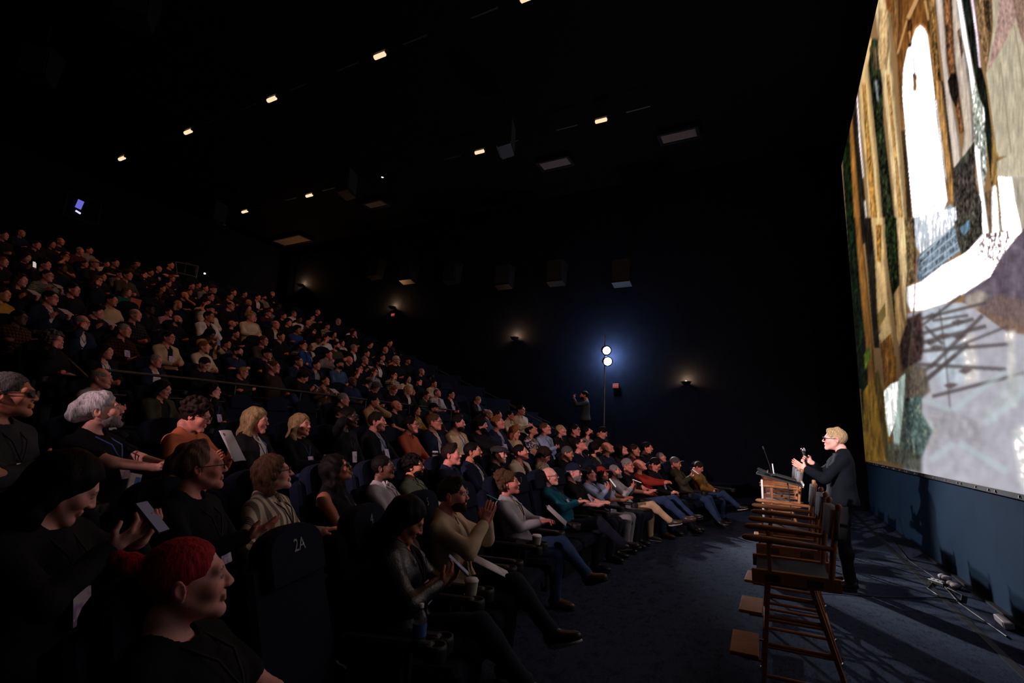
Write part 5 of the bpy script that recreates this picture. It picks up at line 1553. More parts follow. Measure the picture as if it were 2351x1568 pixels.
_ex = text_mesh('EXIT', .085)
for (px, py), nm in zip([(1414, 886), (903, 723)], ['below the bright stage lamps', 'high up the side wall under a sconce']):
    p = onx(px, py, WALL_X - .1); r = empty('exit_sign', p, -PI / 2); tag(r, 'small glowing red exit sign ' + nm, 'exit sign', 'exit signs')
    MB().box((0, 0, 0), (.10, .03, .075), None, .01).build('housing', 'black_plastic', r)
    MB().box((0, -.031, 0), (.092, .002, .067)).build('face', 'exit_red', r)
    o = link('lettering', _ex if nm.startswith('below') else _ex.copy(), r, 'exit_letter'); o.rotation_euler = (PI / 2, 0, 0); o.location = (0, -.036, 0)

# ------------------------------------------------------------------ far stage lamps on a stand
r = empty('light_stand', (FAR_LAMP[0] + .12, FAR_LAMP[1] + .1, .95)); tag(r, 'tall thin stand carrying two bright stage lamps by the side wall', 'light stand')
zt = FAR_LAMP[2] - .95
MB().tube([(0, 0, 0), (0, 0, 1.5)], .022, 8).tube([(0, 0, 1.5), (0, 0, zt + .35)], .016, 8).build('pole', 'dull_metal', r)
for k in range(3):
    a = k * 2 * PI / 3 + .4; MB().tube([(0, 0, .75), (.5 * math.cos(a), .5 * math.sin(a), .0)], .012, 6).build('leg', 'black_metal', r)
MB().tube([(0, 0, .74), (0, 0, .78)], .035, 8).build('collar', 'black_metal', r)
for nm, lp, tx in (('stage_lamp', FAR_LAMP, 'upper of the two bright stage lamps on the stand'), ('stage_lamp', FAR_LAMP2, 'lower of the two bright stage lamps on the stand')):
    q = empty(nm, lp); tag(q, tx, 'stage lamp', 'bright stage lamps')
    aim = unit(np.array([7.4, -.5, 1.3]) - lp); M = frame_to(aim)
    MB().lathe((0, 0, 0), [(.07, -.22), (.13, -.16), (.15, 0), (.142, 0), (.0, -.03)], 28, M).build('can', 'black_metal', q)
    MB().lathe(M @ np.array([0, 0, -.012]), [(.0, 0), (.13, 0), (.133, .006), (.0, .01)], 28, M).build('lens', 'lamp_face', q)
    MB().tube([(.13, 0, 0), (.13, .1, 0), (.12, .12, 0)], .01, 6).build('yoke', 'black_metal', q)
# added point light, stands in for the lamps' bloom as a wall halo
l = bpy.data.lights.new('lamp_bloom_fill', 'POINT'); l.energy = 190; l.color = (.50, .66, 1.0); l.shadow_soft_size = .15
lo = bpy.data.objects.new('lamp_bloom_fill', l); COL.objects.link(lo); lo.location = onx(1394, 816, WALL_X - .40)

# the twin stand on the near side, behind the camera
r = empty('light_stand', (-3.45, 4.55, .69)); tag(r, 'near side twin stand for a stage lamp, out of view behind the camera', 'light stand')
MB().tube([(0, 0, 0), (0, 0, 3.6)], .02, 8).build('pole', 'dull_metal', r)
for k in range(3):
    a = k * 2 * PI / 3; MB().tube([(0, 0, .75), (.5 * math.cos(a), .5 * math.sin(a), 0)], .012, 6).build('leg', 'black_metal', r)

# ------------------------------------------------------------------ back wall: projection booth, balcony frame, small lamp
c = ony(190, 480, BACK_Y - .05); r = empty('booth_window', c); tag(r, 'projection booth window glowing blue at the top of the hall', 'window')
MB().box((-.12, -.02, .12), (.09, .01, .16), roty(.15)).build('screen_glow', 'booth_blue', r)
MB().box((-.12, -.025, -.17), (.08, .01, .03), roty(.3)).build('lit_shelf', 'booth_white', r)
f = MB()
for s in (-1, 1):
    f.box((s * .5, 0, 0), (.03, .04, .45)).box((0, 0, s * .42), (.5, .04, .03))
f.build('frame', 'black_metal', r)
c = ony(470, 628, BACK_Y - .3); r = empty('aisle_lamp', c); tag(r, 'tiny white lamp on the back wall beside the metal frame', 'lamp')
MB().lathe((0, 0, 0), [(.0, -.035), (.03, -.025), (.04, 0), (.03, .025), (0, .035)], 12).build('bulb', 'cool_dot', r); MB().box((0, .16, 0), (.03, .15, .03)).build('mount', 'black_metal', r)
P0, P1, P2, P3 = ony(403, 601, 21.2), ony(455, 611, 21.2), ony(450, 636, 21.2), ony(406, 625, 21.2)
r = empty('balcony_frame', P3); tag(r, 'pale metal guard frame standing behind the top seats', 'railing')
for nm, (a, b) in (('top_rail', (P0, P1)), ('post', (P1, P2)), ('bottom_rail', (P2, P3)), ('post', (P3, P0)), ('foot_post', (P2, P2 - np.array([0, 0, P2[2] - ROWS[-1][1]]))), ('foot_post', (P3, P3 - np.array([0, 0, P3[2] - ROWS[-1][1]])))):
    MB().tube([a - P3, b - P3], .028, 6).build(nm, 'dull_metal', r)
ins = [P3 * .62 + P2 * .38 + np.array([0, 0, .08]), P3 * .05 + P2 * .95 + np.array([0, 0, .1])]
MB().tube([ins[0] - P3, ins[0] - P3 + np.array([0, 0, .42]), ins[1] - P3 + np.array([0, 0, .36]), ins[1] - P3], .018, 6).build('inner_loop', 'dull_metal', r)

# ------------------------------------------------------------------ railings
def railing(name, label, pts_top, drops, mids, mat='rail_metal', rr=.022, foot=True):
    pts = [np.array(p) for p in pts_top]; r = empty(name, pts[0]); tag(r, label, 'railing')
    b = pts[0]
    MB().tube([p - b for p in pts], rr, 8).build('top_rail', mat, r)
    for d in mids:
        MB().tube([p - b - np.array([0, 0, d]) for p in pts], rr * .6, 6).build('mid_rail', mat, r)
    for p, dr in drops:
        p = np.array(p); MB().tube([p - b, p - b - np.array([0, 0, dr])], rr * .75, 6).build('post', mat, r)
    return r


RAIL_PX = [(222, 848), (340, 860), (460, 872), (580, 886), (700, 900), (870, 921), (1040, 942)]
RAIL = [oncurve(x, y, 8.28) for x, y in RAIL_PX]
railing('railing', 'long dark metal railing across the hall above the fourth row', RAIL, [(oncurve(x, y, 8.28), .92) for x, y in [(226, 848.5), (541, 881), (690, 899), (840, 917), (940, 930), (1036, 941.5)]], (.32, .64))
a, b = oncurve(117, 790, 10.2), oncurve(222, 888, 8.0)
railing('stair_handrail', 'pale sloping handrail beside the left stairs', [a, a + (b - a) * .5, b], [(a, .95), (b, .95)], (.4,), 'rail_metal', .026)
a, b = onx(800, 752, WALL_X - .1), onx(1262, 971, WALL_X - .1)
railing('wall_handrail', 'thin handrail climbing along the far side wall', [a, (a + b) / 2, b], [((a * (1 - t) + b * t), .08) for t in (.1, .4, .7, .95)], (), 'rail_metal', .02)
a, b = onx(1168, 929, 12.5), onx(1275, 987, 12.5)
railing('stair_handrail', 'short handrail by the steps at the end of the upper rows', [a, b], [(a, .8), (b, .8)], (), 'rail_metal', .018)

# ------------------------------------------------------------------ landing on the side aisle
struct('floor', MB().box((14.3, 4.75, .55), (1.35, .85, .55)), 'tier_carpet')
bpy.data.objects['light_stand'].location.z = 1.1

# ------------------------------------------------------------------ tall director's chairs
def bar(m, a, b, w, t):
    a, b = np.asarray(a, float), np.asarray(b, float); d = b - a; L = np.linalg.norm(d)
    m.box((a + b) / 2, (w / 2, t / 2, L / 2), frame_to(d), .004); return m


def director_parts():
    P = []
    for s in (-1, 1):
        x = s * .245
        P.append(('side_board', MB().box((x, -.02, .735), (.014, .245, .040), None, .004), 'chair_wood'))
        P.append(('leg', bar(MB(), (s * .235, .13, .72), (s * .262, .19, .005), .036, .026), 'chair_wood'))
        P.append(('leg', bar(MB(), (s * .235, -.10, .72), (s * .262, -.30, .005), .036, .026), 'chair_wood'))
        for z in (.16, .34, .50, .62):
            t = (.72 - z) / .715
            P.append(('rung', MB().tube([(s * (.235 + .027 * t), .13 + .06 * t, z), (s * (.235 + .027 * t), -.10 - .20 * t, z)], .012, 8), 'chair_wood'))
        P.append(('arm_post', bar(MB(), (s * .243, .12, .74), (s * .243, .12, .945), .034, .022), 'chair_wood'))
        P.append(('back_post', MB().tube([(s * .243, -.21, .72), (s * .243, -.235, .95), (s * .243, -.275, 1.185), (s * .243, -.277, 1.20), (s * .243, -.278, 1.215)], [.018, .018, .017, .021, .012], 10), 'chair_wood'))
        P.append(('armrest', MB().tube([(s * .25, -.235, .945), (s * .25, 0, .955), (s * .25, .20, .962), (s * .25, .255, .962), (s * .25, .275, .960)], [.015, .020, .023, .019, .008], 10), 'chair_wood'))
        for y in (.10, -.13):
            P.append(('hinge', MB().box((s * .262, y, .735), (.003, .042, .020), None, .003), 'dull_metal'))
        P.append(('foot_cap', MB().lathe((s * .262, .19, 0), [(.022, 0), (.022, .018), (.012, .022)], 8), 'chrome'))
        P.append(('foot_cap', MB().lathe((s * .262, -.30, 0), [(.022, 0), (.022, .018), (.012, .022)], 8), 'chrome'))
    P.append(('cross_rung', MB().tube([(-.255, -.25, .20), (.255, -.25, .20)], .012, 8), 'chair_wood'))
    P.append(('cross_rung', MB().tube([(-.25, .16, .42), (.25, .16, .42)], .012, 8), 'chair_wood'))
    st = MB(); n = 8; V = []; F = []
    for i in range(n + 1):
        x = -.24 + .48 * i / n; z = .765 - .022 * math.sin(PI * i / n)
        V += [(x, -.22, z), (x, .20, z), (x, -.22, z - .006), (x, .20, z - .006)]
    for i in range(n):
        b = i * 4; F += [(b, b + 4, b + 5, b + 1), (b + 2, b + 3, b + 7, b + 6), (b, b + 2, b + 6, b + 4), (b + 1, b + 5, b + 7, b + 3)]
    P.append(('seat_canvas', st.add(V, F, True), 'canvas_black'))
    bk = MB(); V = []; F = []
    for i in range(n + 1):
        x = -.262 + .524 * i / n; y = -.018 * math.sin(PI * i / n)
        V += [(x, -.232 + y - .028, 1.0), (x, -.252 + y - .028, 1.175), (x, -.252 + y + .012 + (.03 if 0 < i < n else 0), 1.0), (x, -.272 + y + .012 + (.03 if 0 < i < n else 0), 1.175)]
    for i in range(n):
        b = i * 4; F += [(b, b + 1, b + 5, b + 4), (b + 2, b + 6, b + 7, b + 3), (b + 1, b + 3, b + 7, b + 5), (b, b + 4, b + 6, b + 2)]
    F += [(0, 2, 3, 1), (n * 4, n * 4 + 1, n * 4 + 3, n * 4 + 2)]
    P.append(('back_canvas', bk.add(V, F, True), 'canvas_grey'))
    P.append(('footrest', MB().box((0, .29, .235), (.215, .085, .012), None, .004), 'chair_wood'))
    for s in (-1, 1):
        P.append(('footrest_bracket', bar(MB(), (s * .19, .17, .215), (s * .19, .30, .215), .02, .012), 'chair_wood'))
    out = []
    for nm, mb, mt in P:
        me = mb.mesh(nm); me.materials.append(MATS[mt]); out.append((nm, me))
    return out


DC = director_parts()
DCL = ['nearest the camera', 'second from the camera', 'third from the camera, beside the lectern', 'first of the group beyond the lectern', 'second of the group beyond the lectern', 'last of the group beyond the lectern']
for x, y, a, tx in zip((4.06, 4.98, 5.98, 8.65, 9.55, 10.45), (-.02, -.02, -.01, .02, .03, .04), (.03, .0, -.03, .04, .0, .05), DCL):
    r = empty('director_chair', (x, y, 0), a); tag(r, 'tall wooden director chair with canvas back, ' + tx, 'chair', 'director chairs lined up before the screen')
    for nm, me in DC: link(nm, me, r)

# ------------------------------------------------------------------ lectern with laptop and microphone
LX = 7.05
r = empty('lectern', (LX, 0, 0)); tag(r, 'clear acrylic lectern with a sloping top between the wooden chairs', 'lectern')
MB().box((0, .02, .012), (.28, .22, .012), None, .005).build('base', 'acrylic', r)
MB().box((0, .205, .58), (.27, .006, .565)).build('front_panel', 'acrylic', r)
MB().box((-.27, .205, .58), (.007, .010, .565), None, .002).build('lit_edge_strip', 'white_plastic', r)  # white strip stands in for light caught in the clear panel's edge
MB().box((-.20, -.02, .55), (.006, .10, .53)).build('side_panel', 'acrylic', r); MB().box((.20, -.02, .55), (.006, .10, .53)).build('side_panel', 'acrylic', r)
M = rotx(.235)
MB().box((0, .02, 1.155), (.30, .25, .009), M, .004).build('top_shelf', 'black_plastic', r)
MB().box((0, -.215, 1.11), (.30, .006, .02), M).build('lip', 'white_plastic', r)
q = empty('laptop', (LX, .0, 1.165)); tag(q, 'black laptop lying open on the lectern top', 'laptop')
MB().box((0, -.04, .012), (.17, .12, .008), M, .004).build('keyboard_base', 'black_plastic', q); MB().box((0, .145, .065), (.17, .006, .012), M, .003).build('hinge_bar', 'dull_metal', q)
MB().box((0, .16, .06), (.17, .1, .005), rotx(.35), .003).build('lid', 'black_plastic', q)
q = empty('gooseneck_microphone', (LX - .05, .10, 1.185)); tag(q, 'thin gooseneck microphone rising from the lectern', 'microphone')
MB().lathe((0, 0, 0), [(.03, 0), (.03, .02), (.012, .03)], 12).build('base', 'black_plastic', q)
MB().tube([(0, 0, .02), (0, .02, .12), (0, .06, .26), (0, .075, .31)], .0045, 6).build('neck', 'black_metal', q)
MB().tube([(0, .075, .31), (0, .086, .345)], [.008, .009], 8).build('tip', 'black_plastic', q)
MB().tube([(.04, -.02, .01), (.045, -.015, .09), (.05, -.01, .14)], .008, 6).build('clip_post', 'white_plastic', q)
tag(MB().tube([(LX - .06, -.06, 1.15), (LX - .16, -.07, 1.0), (LX - .215, -.08, .8), (LX - .22, -.09, .5), (LX - .2, -.12, .1), (LX - .25, -.4, .012), (LX - .1, -.9, .012), (LX + .3, -1.5, .012)], .006, 6).build('microphone_cable', 'lanyard_black'), 'thin black cable hanging from the lectern down to the floor', 'cable')

# ------------------------------------------------------------------ odds and ends along the screen wall
c = onz(2308, 1437, 0); r = empty('pale_patch_box', (c[0], SCREEN_Y + .09, 0), -.03); tag(r, 'long white box in place of a pale patch at the screen wall', 'box')  # pale patch at the wall foot, built as a white box
MB().box((0, 0, .035), (.15, .035, .03), rotx(-.15), .008).build('body', 'white_plastic', r); MB().box((.0, .036, .035), (.12, .004, .02), rotx(-.15)).build('cover', 'white_paper', r)
c = onz(2166, 1345, 0); r = empty('power_strip', (c[0], c[1] + .05, 0), .5); tag(r, 'small metal power strip among the cables by the screen wall', 'power strip')
MB().box((0, 0, .025), (.11, .03, .022), None, .006).build('body', 'dull_metal', r)
for k in range(3): MB().box((-.06 + .06 * k, 0, .05), (.018, .018, .012), None, .003).build('plug', 'white_plastic', r)
for nm, lab, pts in (('floor_cable', 'thin cable running along the foot of the screen wall', [(6.2, -1.66), (7.2, -1.58), (8.2, -1.64), (9.4, -1.55), (11.5, -1.66), (14.5, -1.62)]), ('floor_cable', 'looped cable beside the small power strip', [(8.1, -1.55), (7.7, -1.42), (7.35, -1.46), (7.3, -1.62), (7.6, -1.7), (8.05, -1.6)])):
    tag(MB().tube([(x, y, .012) for x, y in pts], .009, 6).build(nm, 'rail_metal'), lab, 'cable')
for px, py, tx in ((2177, 1328, 'pale crumpled cloth lying by the screen wall'), (2195, 1345, 'small white packet lying by the screen wall')):
    c = onz(px, py, .03); V, Q = polygonize([pe((0, 0, .03), (.08, .05, .03), k=.02), pe((.05, .03, .035), (.05, .04, .035), k=.02)], .012, (), .012, (.006, 60, px))
    o = link('crumpled_cloth' if 'cloth' in tx else 'packet', mesh_np('cloth_scrap', V, Q), None, 'white_paper'); o.location = (c[0], max(c[1], SCREEN_Y + .12), 0); tag(o, tx, 'litter')

# ------------------------------------------------------------------ presenter
ST = dict(R=((-.10, -.03, .50), (-.12, .03, .085), (-.14, -.13, .04)), L=((.10, -.02, .50), (.13, .02, .085), (.15, -.14, .04)))
sp = dict(skin=SKIN['p'], hair='part', hair_rgb=(.45, .30, .16), top='blazer', color='black', rgb=(.0045, .006, .010), inner='charcoal', glasses='clear', legs_color='black', shoe='black', seed=1.9, wristband='L', band_mat='black_plastic',
          sk=dict(arms='lap', lean=3, hp=2, hy=4, hr=0, wide=1.06, stand=ST, hands=dict(
              L=((.10, .345, .30), (.75, -.75, -.5), (-.05, .93, .42), (-.85, .1, .5), .22), R=((-.05, .29, .37), (-.8, -.3, -.6), (.25, .8, .35), (.85, -.2, -.1), 1.25))))
root, S = add_person(sp, 0)
root.location = (7.2, -.61, 0); root.rotation_euler = (0, 0, PI - .06); root.scale = (1.03,) * 3
tag(root, 'person in black jacket and glasses speaking into a handheld microphone before the screen', 'person')
R = rotz(PI - .06); W_ = lambda p: np.array([7.2, -.61, 0]) + R @ (np.asarray(p) * 1.03)
a = S['arm']['R']; hc = W_(a['wr'] + a['d'] * .085 + a['n'] * .022); up = np.array([0, .12, 1.0])
q = empty('microphone', hc); tag(q, 'silver-headed handheld microphone in the hand of the speaking person', 'microphone')
M = frame_to(up)
MB().lathe((0, 0, 0), [(.011, -.13), (.0135, -.12), (.0165, .07), (.019, .085), (.013, .088)], 14, M).build('handle', 'black_plastic', q)
MB().lathe((0, 0, 0), [(.02, .086), (.026, .10), (.027, .118), (.02, .138), (0, .145)], 14, M).build('grille', 'chrome', q)

# ------------------------------------------------------------------ person standing on the side aisle, filming with a phone
hd = onx(1341, 908, 14.2)
sp = dict(skin=SKIN['a'], hair='short', hair_rgb=HAIRC['k'], top='shirt', color='charcoal', rgb=(.06, .075, .085), legs_color='black', beard=True, wristband='R', band_mat='black_plastic',
          sk=dict(arms='lap', lean=2, hp=4, hy=0, hr=0, stand=ST, hands=dict(R=((-.06, .34, .56), (-.8, .2, -.8), (.15, .1, 1), (.3, -1, 0), .9), L=((.06, .35, .55), (.8, .2, -.8), (-.15, .1, 1), (-.3, -1, 0), .9))))
root, S = add_person(sp, 1)
yw = math.atan2(hd[0], hd[1]); rz0 = PI + .42
R = rotz(rz0); sc = (hd[2] - 1.1) / S['head'][2]; o = R @ (S['head'] * sc)
root.location = (hd[0] - o[0], hd[1] - o[1], 1.1); root.rotation_euler = (0, 0, rz0); root.scale = (sc,) * 3
tag(root, 'person standing on the side aisle raising a phone to film', 'person')
q = empty('phone', np.array(root.location) + R @ ((S['arm']['R']['wr'] * .5 + S['arm']['L']['wr'] * .5 + np.array([0, -.03, .12])) * sc), rz0); tag(q, 'phone held up by the person standing on the side aisle', 'phone')
MB().box((0, 0, 0), (.037, .005, .075), None, .003).build('body', 'black_plastic', q); MB().box((0, .006, 0), (.034, .001, .07)).build('display', 'phone_glow', q)

# ------------------------------------------------------------------ the audience, read off the photograph
# x y row | hair | skin | [cloth] colour top / inner | arms legs lean | head pitch, angle to the camera, roll | extras
HERO = '''
430 1335 1|tb r|p|black tee|lap sit 20|8 94|ln seed:1
935 1192 1|lg k|t|leather black jacket / dark|phone crossL 2|-30 96|seed:1.4 shoe:brown ln
1040 1137 1|qf d|a|beige jacket / cream|steeple crossL 4|4 84|bd shoe:black ws
1168 1110 1|af b|a|light grey blazer / cream|note crossL 14|14 86|st lnp leg:jeans shoe:brown
1262 1094 1|-|p|teal shirt|note crossR 22|10 92|gl ln band:R by
1318 1085 1|bz g|p|black tee|lap sit 20|2 84|cap:cap,navy,p bdg ln
1352 1090 1|sh k|a|light blue shirt|phone sit 26|16 92|leg:grey lnp
1381 1090 1|lg k|m|light blue tee|lap sit 24|16 90|cap:cap,red lnp
152 1118 2|lg k|p|dark sweater|phonehi sit 4|-28 98|ln band:R
462 1074 2|sp q|a|black sweater|giveR sit 12|8 94|gl ln band:R
628 1087 2|bo b|p|striped cream shirt|rest sit 18|14 90|gl lnp
772 1077 2|wv k|m|black tank|lap sit 20|22 96|sg ln band:R
880 1074 2|sh k|d|light grey shirt|lap sit 22|12 86|lnp seed:2
950 1072 2|cu k|t|sage shirt|lap sit 22|10 84|bd lnp
1037 1045 2|qf d|a|navy shirt|lap|8 80|
1086 1038 2|sh k|t|navy blazer / white|lap sit 20|12 84|bd lnp
22 908 3|sh s|t|charcoal sweater|cross sit 10|6 78|sg ln
234 944 3|sw w|p|black tee|knee crossL 16|14 90|bdg lnb by
450 955 3|cu d|a|orange sweater|paper sit 6|-14 80|gl by
588 966 3|wv l|a|dark jacket / white|lap crossR 14|-2 80|lnb leg:jeans
690 976 3|wv l|a|black sweater|note|4 62|lnb
800 959 3|sh k|k|black sweater|headR crossL 2|4 76|gl ln leg:khaki
866 969 3|pt d|a|black jacket / light blue|lap|6 78|ln
943 977 3|bn k|a|rust shirt|lap sit 14|10 80|gl
'''
MID = '''
1412 1083 1|sh g|a|light grey shirt|phone crossR 22|12 84|bdg leg:khaki shoe:olive ws
1441 1069 1|sh g|a|black tee|lap crossR 20|4 70|gl leg:jeans shoe:brown
1468 1069 1|-|a|red sweater|knee crossR 26|30 90|leg:jeans
1504 1067 1|sh k|a|black shirt|lap ext 8|-22 75|gl ln
1551 1064 1|sh s|t|olive jacket / dark|phone ext 16|-10 80|leg:jeans
1604 1073 1|sh d|a|mustard jacket / grey|lap crossR 6|-25 80|leg:jeans ws
1146 1044 2|bz s|p|black sweater|lap|0 72|cap:flat,charcoal
1196 1039 2|sh k|a|cream jacket / dark|lap sit 18|14 84|st ln
1249 1045 2|hs d|a|patterned beige shirt|note|-22 78|gl
1303 1041 2|sh s|t|black sweater|lap|-4 80|
1330 1021 2|sh k|a|navy shirt|lap sit 22|32 80|sg
1368 1031 2|hs k|a|dark blazer / grey|lap|0 85|gl bd ln
1394 1029 2|-|t|navy sweater|lap|30 85|
1427 1034 2|lg k|a|dark sweater|lap|24 80|
1457 1034 2|sh d|t|dark red sweater|lap|8 80|
1486 1029 2|sh k|a|black shirt|chinR|8 80|bd
1518 1056 2|sh g|a|charcoal sweater|lap|16 85|
998 969 3|sh b|a|navy blazer / white|lap|10 78|gl lnp
1052 973 3|qf d|a|beige jacket / white|lap|6 80|bd lnp
1104 976 3|hs k|a|black sweater|knee|4 78|bd
1143 971 3|sh o|a|navy blazer / light blue|lap|14 80|ln
1182 993 3|lg o|a|beige tee|lap|-4 70|
1220 988 3|fr k|t|floral navy tee|cross sit 20|28 86|
1252 985 3|sh b|a|light blue shirt|cross sit 16|14 72|lnp
1288 989 3|sh l|a|black shirt|lap|14 75|
1321 988 3|sh k|a|black jacket / white|lap|8 65|gl
1349 993 3|sh k|a|grey jacket / grey|lap sit 20|30 85|bd
1384 993 3|sh k|a|black sweater|lap|-22 80|
232 869 4|fr g|a|light grey sweater|cross|0 70|
373 894 4|lg k|a|olive jacket / dark|lap|-8 65|
488 898 4|lg k|p|black sweater|chinR|4 75|lnb
788 918 4|sh g|a|black sweater|lap|4 80|
858 922 4|sh k|t|tan sweater|chinL|8 82|
910 932 4|-|a|black tee|lap sit 18|18 82|
955 942 4|wv k|a|patterned yellow shirt|lap|8 80|
996 939 4|bz d|a|dark red sweater|lap|6 75|cap:cap,black bd
1122 951 4|fr g|a|denim shirt|lap|10 75|gl
1143 953 4|sh d|a|dark sweater|lap|8 75|
1171 954 4|sh k|a|cream shirt|lap|8 72|lnp gl
1196 942 4|sh k|t|cream shirt|cross|6 60|
'''
